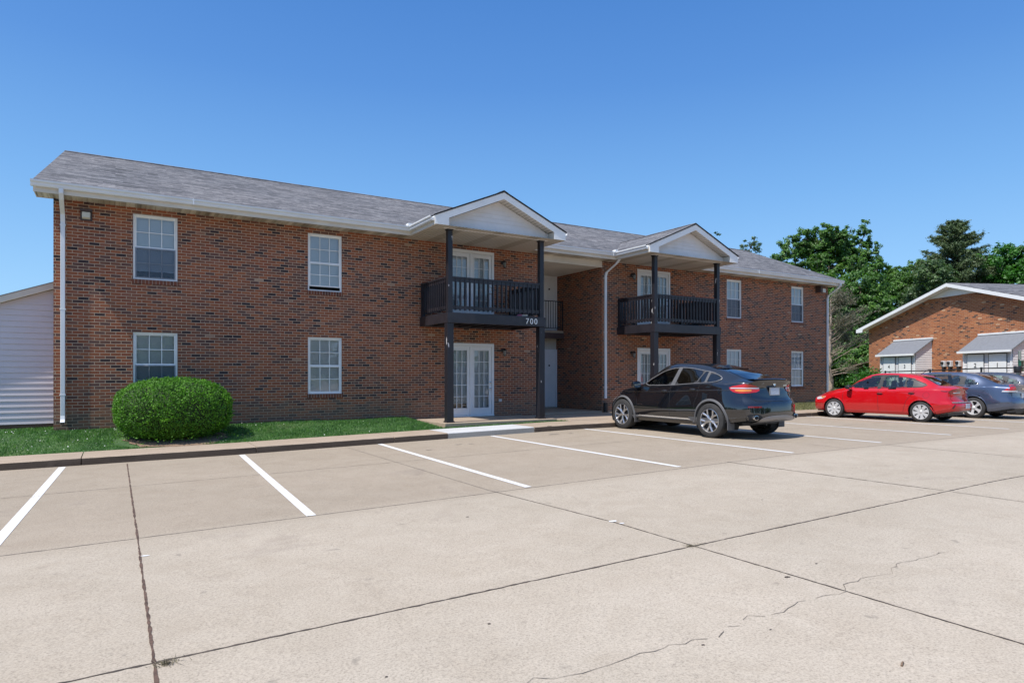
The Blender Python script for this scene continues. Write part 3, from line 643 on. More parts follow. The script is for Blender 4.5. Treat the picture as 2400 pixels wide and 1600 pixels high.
# french doors
def french(x0, x1, z0, z1, darkb=False, handle_right=True, gap=.0):
    b_ = MB(); tr = .075; y = -.012; xm = (x0 + x1) / 2
    b_.box(x0 + .001, x0 + tr, y, .08, z0, z1 - .001); b_.box(x1 - tr, x1 - .001, y, .08, z0, z1 - .001); b_.box(x0 + tr, x1 - tr, y - .003, .08, z1 - tr - .02, z1 - .001)
    b_.box(x0 + .003, x1 - .003, y - .02, .08, z0 - .02, z0 + .03); b_.box(xm - .025, xm + .025, y + .004, .05, z0 + .03, z1 - tr - .02)
    fr = b_.build('french_door', M['doorw'], bld, bevel=.005)
    for k, (xa, xb) in enumerate(((x0 + tr + .004, xm - .029), (xm + .029, x1 - tr - .004))):
        lf = MB(); st = .088; za, zb = z0 + .033, z1 - tr - .024; yy = .014
        ga, gb, gc, gd = xa + st, xb - st, za + .20, zb - .11
        lf.box(xa, ga, yy, yy + .04, za, zb); lf.box(gb, xb, yy, yy + .04, za, zb); lf.box(ga, gb, yy + .001, yy + .039, za, gc); lf.box(ga, gb, yy + .001, yy + .039, gd, zb)
        # bead round the glass
        for bx in ((ga - .012, ga + .008, gc, gd), (gb - .008, gb + .012, gc, gd)): lf.box(bx[0], bx[1], yy - .008, yy, bx[2] + .0, bx[3])
        lf.box(ga - .012, gb + .012, yy - .009, yy, gc - .012, gc + .006); lf.box(ga - .012, gb + .012, yy - .009, yy, gd - .006, gd + .012)
        for q in (1, 2): gx = ga + (gb - ga) * q / 3; lf.box(gx - .009, gx + .009, yy - .004, yy + .012, gc, gd)
        for q in (1, 2, 3, 4): gz_ = gc + (gd - gc) * q / 5; lf.box(ga, gb, yy - .0035, yy + .0115, gz_ - .009, gz_ + .009)
        lo = lf.build('door_leaf', M['doorw'], fr)
        g_ = MB(); g_.poly([(ga, yy + .015, gc), (gb, yy + .015, gc), (gb, yy + .015, gd), (ga, yy + .015, gd)]); g_.build('pane', M['glass'], fr, recalc=False)
        s_ = MB(); z = gd - .02; tl = (.022, .006) if not darkb else (.012, -.006); lim = gc + (.12 if gap and k == 0 else .01)
        while z > lim:
            s_.poly([(ga - .01, yy + .055, z + tl[0]), (gb + .01, yy + .055, z + tl[0]), (gb + .01, yy + .075, z + tl[1] - .012), (ga - .01, yy + .075, z + tl[1] - .012)]); z -= .031 if not darkb else .038
        s_.build('blind', M['blind'], fr, recalc=False)
    if handle_right:
        h = MB(); hx = x1 - tr - .06
        for hz in (z0 + .98, z0 + .80): h = MB(); h.lathe([(0, 0), (.03, 0), (.03, .012), (.012, .018), (.012, .04), (.027, .05), (.03, .065), (.018, .08), (0, .082)], 14, Matrix.Translation((hx, .014, hz)) @ Matrix.Rotation(R(90), 4, 'X')); h.build('door_knob' if hz < z0 + .9 else 'deadbolt', M['chrome'], fr, smooth=40)
    s_ = MB(); s_.box(x0, x1, .5, .52, z0, z1); s_.box(x0 - .01, x0, .08, .5, z0, z1); s_.box(x1, x1 + .01, .08, .5, z0, z1); s_.box(x0, x1, .08, .5, z0 - .02, z0); s_.box(x0, x1, .08, .5, z1, z1 + .01); s_.build('unlit_room_backing', M['dark'], fr)  # black backing paints the darkness inside the door
french(*DOORX[0], *DZ[0], darkb=True); french(*DOORX[0], *DZ[1], gap=1); french(*DOORX[1], *DZ[0], darkb=True); french(*DOORX[1], *DZ[1], darkb=True)
# lantern wall lights
def lantern(x, z):
    b_ = MB(); b_.lathe([(0, 0), (.055, 0), (.055, .015), (.03, .03), (0, .03)], 16, Matrix.Translation((x, 0, z)) @ Matrix.Rotation(R(90), 4, 'X'))
    b_.tube([(x, -.02, z), (x, -.08, z + .05), (x, -.13, z + .055), (x, -.15, z + .02)], .011, 8)
    b_.lathe([(0, .03), (.045, .0), (.062, -.03), (.058, -.035), (0, -.03)], 14, Matrix.Translation((x, -.15, z + .02)))
    for k in range(6): t = k * math.pi / 3; b_.tube([(x + .055 * math.cos(t), -.15 + .055 * math.sin(t), z - .01), (x + .042 * math.cos(t), -.15 + .042 * math.sin(t), z - .15)], .004, 5)
    b_.lathe([(0, -.15), (.045, -.15), (.045, -.165), (.015, -.18), (0, -.185)], 12, Matrix.Translation((x, -.15, z)))
    o = b_.build('wall_lantern', M['blackm'], bld, smooth=40)
    g_ = MB(); g_.lathe([(.05, -.012), (.038, -.148)], 12, Matrix.Translation((x, -.15, z))); g_.build('lamp_glass', M['lampg'], o, smooth=True)
for x, z in ((10.06, 4.60), (10.06, 1.94), (15.24, 4.63), (15.24, 1.95)): lantern(x, z)
b_ = MB()
for x, z in ((9.98, .42), (9.98, 3.17)): b_.box(x - .05, x + .05, -.03, .0, z - .04, z + .04)
b_.build('outlet_cover', M['meter'], bld, bevel=.006)
b_ = MB(); b_.box(-.67, -.44, -.14, 0, 4.775, 4.825); b_.box(-.665, -.445, -.04, 0, 4.585, 4.775); o = b_.build('floodlight', M['brown'], bld, bevel=.006)
b_ = MB(); b_.prism([(-.635, -.03, 4.615), (-.635, -.105, 4.645), (-.635, -.105, 4.765), (-.635, -.03, 4.765)], (.155, 0, 0)); b_.build('diffuser', M['bone'], o, bevel=.01)
b_ = MB(); b_.box(25.62, 25.75, -.26, 0, 4.70, 4.93); b_.box(25.6, 25.9, -.3, -.005, 4.925, 4.945); o = b_.build('floodlight', M['brown'], bld, bevel=.006)
b_ = MB(); b_.prism([(25.77, -.06, 4.74), (25.77, -.26, 4.70), (25.77, -.26, 4.86), (25.77, -.06, 4.9)], (.2, 0, 0)); b_.build('diffuser', M['bone'], o, bevel=.008)
# breezeway: back wall, doors, landing, ceiling
b_ = MB(); z = -.3
while z < 4.8: b_.poly([(11.42, 2.665, z), (13.95, 2.665, z), (13.95, 2.68, z + .11), (11.42, 2.68, z + .11)]); z += .11
b_.build('breezeway_wall', M['cream'], bld, recalc=False)
for z0 in (.0, 2.8):
    b_ = MB(); b_.box(12.98, 13.06, 2.60, 2.66, z0, z0 + 2.12); b_.box(13.87, 13.94, 2.60, 2.66, z0, z0 + 2.12); b_.box(13.06, 13.87, 2.602, 2.66, z0 + 2.05, z0 + 2.12)
    dr = b_.build('entry_door', M['doorw'], bld)
    b_ = MB(); b_.box(13.06, 13.87, 2.63, 2.66, z0 + .02, z0 + 2.05)
    for (xa, xb) in ((13.15, 13.42), (13.51, 13.78)):
        for (za, zb) in ((.18, .75), (.9, 1.5), (1.62, 1.92)): b_.box(xa, xb, 2.622, 2.631, z0 + za, z0 + zb)
    b_.build('door_leaf', M['doorw'], dr, bevel=.004)
    b_ = MB(); b_.lathe([(0, 0), (.03, 0), (.03, .05), (0, .06)], 10, Matrix.Translation((13.12, 2.625, z0 + .95)) @ Matrix.Rotation(R(90), 4, 'X')); b_.build('door_knob', M['blackm'], dr); b_ = MB(); b_.box(13.57, 13.63, 2.615, 2.625, z0 + 1.5, z0 + 1.56); b_.build('door_knocker', M['blackm'], dr)
b_ = MB(); b_.box(11.44, 13.94, 2.2, 2.6, 2.70, 2.785); ld = b_.build('landing', M['kerb'], bld)
b_ = MB(); b_.box(11.44, 13.945, 2.17, 2.2, 2.50, 2.70); b_.box(11.44, 13.945, 2.2, 2.6, 2.52, 2.69); b_.build('landing_fascia', M['brown'], ld)
b_ = MB(); b_.box(11.46, 13.93, 2.215, 2.245, 3.83, 3.86); b_.box(11.46, 13.93, 2.215, 2.245, 2.86, 2.885)
x = 11.5
while x < 13.93: b_.box(x, x + .016, 2.222, 2.238, 2.885, 3.83); x += .105
for x in (11.47, 12.7, 13.9): b_.box(x, x + .03, 2.212, 2.248, 2.785, 3.83)
b_.build('landing_railing', M['blackm'], ld)
b_ = MB(); vinyl_strip(b_, 11.43, 13.94, .0, 2.66, 4.81, 'y', .1); b_.build('breezeway_ceiling', M['cream'], bld, recalc=False)
b_ = MB(); b_.box(11.425, 13.945, -.006, .04, 4.805, 5.0); b_.box(11.425, 13.945, -.02, .04, 4.79, 4.825); b_.build('breezeway_header', M['cream'], bld)
# ---------------------------------------------------------------- porches
def siding(b_, x0f, x1f, y, z0, z1, step=.115, d=.016):
    z = z0
    while z < z1 - .01:
        zz = min(z + step, z1)
        b_.poly([(x0f(z), y - d, z), (x1f(z), y - d, z), (x1f(zz), y - .002, zz), (x0f(zz), y - .002, zz)])
        b_.poly([(x0f(z), y, z), (x1f(z), y, z), (x1f(z), y - d, z), (x0f(z), y - d, z)]); z = zz
def porch(cx, num=None):
    YF, HW = -2.12, 2.02; PZ = 6.085; sl = (PZ - EZ) / HW
    b_ = MB(); ym = EY + (PZ - EZ) / SL
    for s in (-1, 1):
        q = [(cx + s * (HW + .0), YF, EZ + .012), (cx, YF, PZ + .012), (cx, ym, PZ + .012), (cx + s * HW, EY, EZ + .012)]
        slab(b_, q if s < 0 else q[::-1], .02)
    pr = b_.build('porch_roof', M['shingle'], bld)
    b_ = MB(); y = YF
    while y < ym - .2: b_.prism([(cx - .13, y, PZ - .01), (cx, y, PZ + .048), (cx + .13, y, PZ - .01)], (0, .3, .004)); y += .262
    b_.build('ridge_cap', M['shingle'], pr)
    # thin dark shingle edge
    b_ = MB()
    for s in (-1, 1): b_.prism([(cx + s * (HW + .025), YF - .03, EZ - .012), (cx, YF - .03, PZ + .0), (cx, YF - .03, PZ + .022), (cx + s * (HW + .025), YF - .03, EZ + .012)], (0, .04, 0))
    b_.build('shingle_edge', M['dark'], pr)
    # raked fascia with boxed returns
    b_ = MB(); zb = ZT + .0; t = .19
    for s in (-1, 1):
        P2 = [(0, PZ - .012), (HW, EZ - .012), (HW, zb), (HW - .39, zb), (HW - .39, EZ - t + .39 * sl - .01), (0, PZ - t)]
        q = [(cx + s * a, YF, z) for a, z in P2]; b_.prism(q if s > 0 else q[::-1], (0, .024, 0))
    b_.build('gable_fascia', M['white'], pr)
    b_ = MB()   # raked soffit and boxed eave bottoms
    for s in (-1, 1):
        n = 17
        for i in range(n):
            a0, a1 = (HW - .39) * i / n, (HW - .39) * (i + .9) / n
            z0_, z1_ = PZ - t - a0 * sl + .012, PZ - t - a1 * sl + .012
            b_.poly([(cx + s * a0, YF + .02, z0_), (cx + s * a1, YF + .02, z1_), (cx + s * a1, -1.77, z1_), (cx + s * a0, -1.77, z0_)])
        b_.poly([(cx + s * (HW - .39), YF + .02, zb), (cx + s * (HW - .39), YF + .02, EZ - t + .39 * sl), (cx + s * (HW - .39), -1.77, EZ - t + .39 * sl), (cx + s * (HW - .39), -1.77, zb)])
    b_.build('raked_soffit', M['cream'], pr, recalc=False)
    b_ = MB(); zc = PZ - t; hw = HW - .395
    siding(b_, lambda z: cx - min(hw, max(0, (zc - z) / sl)), lambda z: cx + min(hw, max(0, (zc - z) / sl)), -1.78, 5.19, zc)
    b_.poly([(cx - hw, -1.775, 5.0), (cx + hw, -1.775, 5.0), (cx + hw, -1.775, zc - hw * sl), (cx, -1.775, zc), (cx - hw, -1.775, zc - hw * sl)])
    b_.build('gable_siding', M['vinyl'], pr, recalc=False)
    b_ = MB(); b_.box(cx - hw, cx + hw, -1.815, -1.76, ZT - .006, 5.20); b_.build('porch_beam', M['vinyl'], pr)
    b_ = MB(); vinyl_strip(b_, cx - HW + .02, cx + HW - .02, YF + .03, .005, ZT + .002, 'x', .1); b_.build('porch_ceiling', M['soffit2'], pr, recalc=False)
    for s in (-1, 1):
        b_ = MB(); b_.box(cx + s * (HW - .03), cx + s * (HW - .012), YF + .025, -.5, ZT - .008, 5.2); b_.build('fascia_board', M['cream'], pr)
        b_ = MB(); gutter(b_, (cx + s * (HW - .01), YF + .06, GZ_ + .004), (cx + s * (HW - .01), -.52, GZ_ + .004), (s, 0, 0)); g_ = b_.build('gutter', M['gutter'], pr)
        b_ = MB(); b_.box(cx + s * (HW + .11), cx + s * (HW + .02), -.66, -.62, GZ_, GZ_ + .075); b_.box(cx + s * (HW + .11) , cx + s * (HW + .125), -.66, -.50, GZ_, GZ_ + .07); b_.build('splash_guard', M['white'], g_)
    # ---- balcony
    xl, xr, yf = cx - 1.50, cx + 1.50, -1.79
    b_ = MB(); b_.box(xl - .03, xr + .03, yf - .035, yf, 2.555, 2.815); b_.box(xl - .03, xl, yf, -.002, 2.557, 2.813); b_.box(xr, xr + .03, yf, -.002, 2.557, 2.813)
    b_.box(xl, xr, -.04, -.003, 2.56, 2.79)
    x = xl + .4
    while x < xr - .2: b_.box(x, x + .04, yf + .001, -.042, 2.58, 2.788); x += .4
    bal = b_.build('balcony', M['bwood'], bld, bevel=.006)
    b_ = MB(); y = yf + .01
    while y < -.06: b_.box(xl + .001, xr - .001, y, y + .134, 2.792, 2.83); y += .14
    b_.build('deck', M['bwood'], bal)
    def rail(p, q, name='railing'):
        p, q = Vector(p), Vector(q); b_ = MB(); L = (q - p).length; d = (q - p) / L; n_ = Vector((-d.y, d.x, 0))
        def bar(a, c, w_, z0, z1):
            A, B_ = p + d * a, p + d * c; v = [A - n_ * w_, B_ - n_ * w_, B_ + n_ * w_, A + n_ * w_]
            b_.prism([(t_.x, t_.y, z0) for t_ in v], (0, 0, z1 - z0))
        bar(0, L, .045, 3.735, 3.772); bar(0, L, .018, 3.64, 3.735); bar(0, L, .018, 2.93, 3.015)
        nb = int(L / .135)
        for i in range(1, nb): bar(L * i / nb - .016, L * i / nb + .016, .034, 2.90, 3.735)
        return b_.build(name, M['bwood'], bal)
    rail((xl + .1, yf + .05, 0), (xr - .1, yf + .05, 0)); rail((xl + .05, -.05, 0), (xl + .05, yf + .1, 0)); rail((xr - .05, -.05, 0), (xr - .05, yf + .1, 0))
    b_ = MB()
    for x in (xl + .045, xr - .045): b_.box(x - .045, x + .045, -.10, -.004, 2.83, 3.78)
    b_.build('wall_newel', M['bwood'], bal)
    for x in (xl + .065, xr - .065):
        b_ = MB(); b_.box(x - .068, x + .068, yf + .0, yf + .136, 2.816, 4.985); b_.box(x - .085, x + .085, yf - .017, yf + .153, 4.965, 4.999)
        b_.box(x - .092, x + .092, yf - .01, yf + .175, -.03, 2.554); b_.box(x - .11, x + .11, yf - .03, yf + .195, -.05, -.005)
        b_.build('post', M['postw'], bal, bevel=.006)
    if num:
        cu = bpy.data.curves.new('num', 'FONT'); cu.body = num; cu.size = .225; cu.extrude = .006; cu.space_character = 1.25; cu.offset = -.001
        tmp = bpy.data.objects.new('tmp', cu); col.objects.link(tmp); bpy.context.view_layer.update()
        me = bpy.data.meshes.new_from_object(tmp.evaluated_get(bpy.context.evaluated_depsgraph_get())); bpy.data.objects.remove(tmp)
        me.transform(Matrix.Translation((cx + .86 - BX0, yf - .043, 2.615)) @ Matrix.Rotation(R(90), 4, 'X')); me.materials.clear(); me.materials.append(M['white'])
        o = bpy.data.objects.new('house_number', me); col.objects.link(o); o.parent = bal; o['label'] = 'white number 700 on the black board'
def soff2():
    m, t, b = nodes('porch_ceiling_vinyl'); g = N(t, 'ShaderNodeNewGeometry'); sp = N(t, 'ShaderNodeSeparateXYZ'); t.links.new(g.outputs['Position'], sp.inputs[0])
    a = N(t, 'ShaderNodeMath', operation='MODULO'); a.inputs[1].default_value = 1.12; t.links.new(sp.outputs[0], a.inputs[0])
    q = N(t, 'ShaderNodeMath', operation='MODULO'); q.inputs[1].default_value = .1; t.links.new(sp.outputs[0], q.inputs[0])
    c = mixc(t, ramp(t, a.outputs[0], [(0, (0, 0, 0)), (.80, (0, 0, 0)), (.82, (1, 1, 1)), (1, (1, 1, 1))]).outputs[0], (.60, .55, .48), (.45, .40, .33))
    q2 = N(t, 'ShaderNodeMath', operation='MULTIPLY'); q2.inputs[1].default_value = 10; t.links.new(q.outputs[0], q2.inputs[0])
    c = mixc(t, 1., c, ramp(t, q2.outputs[0], [(0, (1, 1, 1)), (.80, (1, 1, 1)), (.84, (.55, .54, .52)), (.97, (.7, .69, .67))]).outputs[0], 'MULTIPLY')  # shade in the grooves painted as dark lines
    t.links.new(c, b.inputs['Base Color']); b.inputs['Roughness'].default_value = .5; return m
M['soffit2'] = soff2()
def postm():
    m, t, b = nodes('chipped_dark_paint'); g = N(t, 'ShaderNodeNewGeometry'); P = g.outputs['Position']
    mp = t.nodes.new('ShaderNodeMapping'); mp.inputs['Scale'].default_value = (1, 1, .35); t.links.new(P, mp.inputs[0])
    n = noise(t, mp.outputs[0], 9, 3, .5); n2 = noise(t, P, 1.3, 2)
    mm = N(t, 'ShaderNodeMath', operation='MULTIPLY'); t.links.new(ramp(t, n.outputs[0], [(.66, (0, 0, 0)), (.68, (1, 1, 1))]).outputs[0], mm.inputs[0]); t.links.new(ramp(t, n2.outputs[0], [(.5, (0, 0, 0)), (.55, (1, 1, 1))]).outputs[0], mm.inputs[1])
    c = mixc(t, mm.outputs[0], (.016, .015, .020), (.5, .48, .48)); t.links.new(c, b.inputs['Base Color']); b.inputs['Roughness'].default_value = .42; b.inputs['Specular IOR Level'].default_value = .5; return m
M['postw'] = postm()
porch(C1, '700'); porch(C2)
# things standing on the balconies
def shoes(x, y, z):
    t = thing('slippers', 'pink and white slippers lying on the first balcony deck', 'slippers', (x, y, z))
    for k, (dx, a, m) in enumerate(((0, .3, 'pink'), (.13, -.4, 'white'))):
        b_ = MB(); v = []
        ca, sa = math.cos(a), math.sin(a)
        prof = [(-.13, .03), (-.1, .042), (0, .036), (.07, .048), (.12, .035), (.135, .01)]
        up = [(px, w_, .02 + (.055 if px > -.02 else .0)) for px, w_ in prof]; out = []
        for px, w_, h in up: out += [(px, -w_, 0), (px, -w_ * .8, h), (px, w_ * .8, h), (px, w_, 0)]
        out = [(x + dx + p[0] * ca - p[1] * sa, y + p[0] * sa + p[1] * ca, z + p[2]) for p in out]
        b_.mesh(out, [(4 * i + j, 4 * i + 4 + j, 4 * i + 5 + j, 4 * i + 1 + j) for i in range(5) for j in range(3)] + [(0, 1, 2, 3), (23, 22, 21, 20), ] + [(4 * i + 3, 4 * i + 7, 4 * i + 4, 4 * i) for i in range(5)])
        b_.build('slipper', M[m], t, smooth=60)
shoes(9.73, -1.5, 2.832)
b_ = MB(); b_.lathe([(0, 0), (.07, 0), (.085, .05), (.09, .12), (.07, .15), (.03, .165), (0, .17)], 16, Matrix.Translation((14.9, -1.45, 2.832)))
tag(b_.build('white_pot', M['white'], smooth=40), 'small white pot on the second balcony deck', 'pot')
# ---------------------------------------------------------------- attached shed on the left
sh = thing('storage_shed', 'pale lavender sided lean-to shed against the left end of the brick building', 'shed', (-2.2, 1, 0))
XL = -3.6; rz = lambda x: 3.17 + (x - BX0) * .385
b_ = MB(); z = .10
while z < 3.05:
    zz = z + .128; xa = max(XL, BX0 + (zz - 3.17) / .385 + .02) if zz > rz(XL) else XL
    xa0 = max(XL, BX0 + (z - 3.17) / .385 + .02) if z > rz(XL) else XL
    b_.poly([(xa0, 1.0, z), (BX0, 1.0, z), (BX0, 1.016, zz), (xa, 1.016, zz)]); b_.poly([(xa0, 1.02, z), (BX0, 1.02, z), (BX0, 1.0, z), (xa0, 1.0, z)]); z = zz
b_.poly([(XL, 1.02, .1), (BX0, 1.02, .1), (BX0, 1.02, rz(BX0)), (XL, 1.02, rz(XL))])
b_.poly([(XL, 1.02, .05), (XL, 4.5, .05), (XL, 4.5, rz(XL)), (XL, 1.02, rz(XL))])
b_.build('wall', M['lav'], sh, recalc=False)
b_ = MB(); b_.prism([(XL - .25, .86, rz(XL - .25)), (BX0, .86, rz(BX0)), (BX0, .86, rz(BX0) + .14), (XL - .25, .86, rz(XL - .25) + .14)], (0, .02, 0)); b_.build('rake_board', M['cream'], sh)
b_ = MB(); b_.prism([(XL - .25, .882, rz(XL - .25) + .005), (BX0, .882, rz(BX0) + .005), (BX0, 1.03, rz(BX0) + .005), (XL - .25, 1.03, rz(XL - .25) + .005)], (0, 0, .02)); b_.build('soffit', M['cream'], sh)
b_ = MB(); b_.prism([(XL - .28, .85, rz(XL - .28) + .14), (BX0, .85, rz(BX0) + .14), (BX0, 4.6, rz(BX0) + .14), (XL - .28, 4.6, rz(XL - .28) + .14)], (0, 0, .02)); b_.build('roof', M['shingle2'], sh)
b_ = MB(); b_.box(XL - .02, BX0, 1.002, 1.1, -.2, .1); b_.build('plinth', M['kface'], sh)
# ---------------------------------------------------------------- plants
def leaf_mesh(pts, nrm, size, rng, jitter=.9, asp=.55):
    """one bent leaf (two triangles) per point"""
    n = len(pts); d = rng.normal(size=(n, 3)); d /= np.linalg.norm(d, axis=1)[:, None]
    nn = nrm + d * jitter; nn /= np.linalg.norm(nn, axis=1)[:, None] + 1e-9
    r = rng.normal(size=(n, 3)); u = np.cross(nn, r); u /= np.linalg.norm(u, axis=1)[:, None] + 1e-9; v = np.cross(nn, u)
    s = size * rng.uniform(.6, 1.35, (n, 1)); a = u * s; b = v * s * asp
    V = np.stack([pts - a, pts + b + nn * s * .12, pts + a, pts - b + nn * s * .12], 1).reshape(-1, 3)
    F = np.arange(4 * n).reshape(-1, 4); return V, F
def np_mesh(name, V, F, mat, parent=None):
    o_ = ORG.get(parent.name, Vector((0, 0, 0))) if parent else Vector((0, 0, 0))
    V = V - np.array(o_); me = bpy.data.meshes.new(name); k = F.shape[1]
    me.vertices.add(len(V)); me.vertices.foreach_set('co', V.astype(np.float32).ravel())
    me.loops.add(F.size); me.loops.foreach_set('vertex_index', F.astype(np.int32).ravel())
    me.polygons.add(len(F)); me.polygons.foreach_set('loop_start', (np.arange(len(F)) * k).astype(np.int32)); me.polygons.foreach_set('loop_total', np.full(len(F), k, np.int32))
    me.update(calc_edges=True); me.materials.append(mat); ob = bpy.data.objects.new(name, me); col.objects.link(ob)
    if parent: ob.parent = parent; ORG[ob.name] = o_
    return ob
# round clipped bush
rn = np.random.default_rng(3)
bs = thing('round_bush', 'round clipped bright green bush on the grass under the lower left window', 'bush', (1.08, -1.42, ground_z(1.08, -1.42)))
def bush_r(d):   # superellipsoid radii with lumps
    x, y, z = d.T; e = 2.6
    return 1 / ((abs(x) / 1.13) ** e + (abs(y) / 1.02) ** e + (abs(z) / np.where(z > 0, .66, .62)) ** e) ** (1 / e)
n = 52000; d = rn.normal(size=(n, 3)); d /= np.linalg.norm(d, axis=1)[:, None]
lump = 1 + .022 * np.sin(9 * d[:, 0] + 3 * d[:, 2]) * np.cos(8 * d[:, 1] - 2) + .018 * np.sin(17 * d[:, 0] + 2) * np.sin(15 * d[:, 2] + 13 * d[:, 1]) + .012 * np.sin(31 * d[:, 0]) * np.sin(29 * d[:, 2] + 23 * d[:, 1])
r = bush_r(d) * lump * (1 - np.abs(rn.normal(size=n)) * .035)
bc = np.array([1.08, -1.42, .46]); P_ = bc + d * r[:, None]
P_ = P_[P_[:, 2] > -.13 + .04 * rn.random(len(P_))]; dd = (P_ - bc); dd /= np.linalg.norm(dd, axis=1)[:, None]
keep_ = rn.random(len(P_)) > np.clip(.9 * np.sin(5.1 * P_[:, 0] + 1) * np.sin(6.3 * P_[:, 2] + 2) * np.sin(5.7 * P_[:, 1]) + .02, 0, .75); P_, dd = P_[keep_], dd[keep_]
sh_ = rn.integers(0, len(P_), 900); sp_ = np.concatenate([P_[sh_] + dd[sh_] * k_ for k_ in (.012, .025, .038, .05)]); sd_ = np.concatenate([dd[sh_]] * 4)
low_ = rn.normal(size=(1500, 3)) * np.array([.55, .5, .05]) + np.array([1.1, -1.5, -.06]); P_ = np.concatenate([P_, sp_, low_]); dd = np.concatenate([dd, sd_, np.tile([0, 0, 1.], (1500, 1))])
V, F = leaf_mesh(P_, dd, .018, rn, .95, .6); np_mesh('foliage', V, F, M['bush'], bs)
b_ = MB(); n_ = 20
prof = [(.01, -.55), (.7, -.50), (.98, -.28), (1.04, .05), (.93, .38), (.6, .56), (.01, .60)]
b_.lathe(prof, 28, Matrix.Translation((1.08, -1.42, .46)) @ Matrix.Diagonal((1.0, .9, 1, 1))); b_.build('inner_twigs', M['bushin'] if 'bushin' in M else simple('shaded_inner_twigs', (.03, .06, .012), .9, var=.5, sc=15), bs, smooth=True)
b_ = MB()
for k in range(7): a = k * .9; b_.tube([(1.08 + .1 * math.cos(a), -1.42 + .1 * math.sin(a), -.2), (1.08 + .5 * math.cos(a), -1.42 + .45 * math.sin(a), .1)], .02, 6)
b_.build('stem', M['bark'], bs)
# grass blades
def grass(x0, x1, yfun, n, h, mat, name, lab, seed, excl=None):
    rn = np.random.default_rng(seed); X = rn.uniform(x0, x1, n); lo, hi = yfun; Y = np.array([rn.uniform(lo(x), hi(x)) for x in X])
    if excl: k = np.array([not excl(a, b2) for a, b2 in zip(X, Y)]); X, Y = X[k], Y[k]
    Z = np.array([ground_z(a, b2) for a, b2 in zip(X, Y)]); m = len(X); a = rn.uniform(0, 6.28, m)
    hh = h * rn.uniform(.5, 1.4, m) * (1 + .35 * np.sin(X * 2.1) * np.cos(Y * 3.3)); w_ = .004 + hh * .05; le = rn.uniform(-.6, .6, (m, 2)) * hh[:, None]
    dx, dy = np.cos(a) * w_, np.sin(a) * w_; B = np.stack([X, Y, Z - .004], 1)
    V = np.stack([B + np.stack([dx, dy, 0 * X], 1), B - np.stack([dx, dy, 0 * X], 1), B + np.stack([le[:, 0], le[:, 1], hh], 1)], 1).reshape(-1, 3)
    return tag(np_mesh(name, V, np.arange(3 * m).reshape(-1, 3), mat), lab, 'grass', kind='stuff')
ex = lambda x, y: ((x - 1.05) / 1.1) ** 2 + ((y + 1.72) / .82) ** 2 < 1 or (7.15 < x < 10.72 and y > -2.0) or (x > 10.7 and x < 14.4)
grass(-6.5, 11, (lambda x: yk(x) + KW + .02, lambda x: -.01 if x > BX0 else .99), 120000, .042, M['grassb'], 'lawn', 'mown green grass along the left brick wall', 5, ex)
grass(14.4, 34, (lambda x: yk(x) + KW + .02, lambda x: -.02 if x < BX1 else 2.5), 50000, .05, M['grassdry'], 'lawn', 'sparse dry grass beyond the parked cars', 6, lambda x, y: x < 18.15 and y > -2)
grass(27, 44, (lambda x: 1, lambda x: 12), 30000, .10, M['grassdry'], 'lawn', 'rough yellow green grass behind the fence', 7)
rn = np.random.default_rng(55); cl = np.stack([rn.uniform(-4, 5.5, 420), rn.uniform(-2.5, -.1, 420)], 1); cl = cl[rn.random(420) > np.clip((cl[:, 0] + 2) / 7, 0, .85)]
cp = np.array([(a, b2, ground_z(a, b2) + rn.uniform(.03, .05)) for a, b2 in cl if not ex(a, b2)]); V, F = leaf_mesh(cp, np.tile([0, 0, 1.], (len(cp), 1)), .012, rn, .8, .9)
tag(np_mesh('clover', V, F, M['clover']), 'small white clover flowers dotted in the lawn', 'clover', kind='stuff')
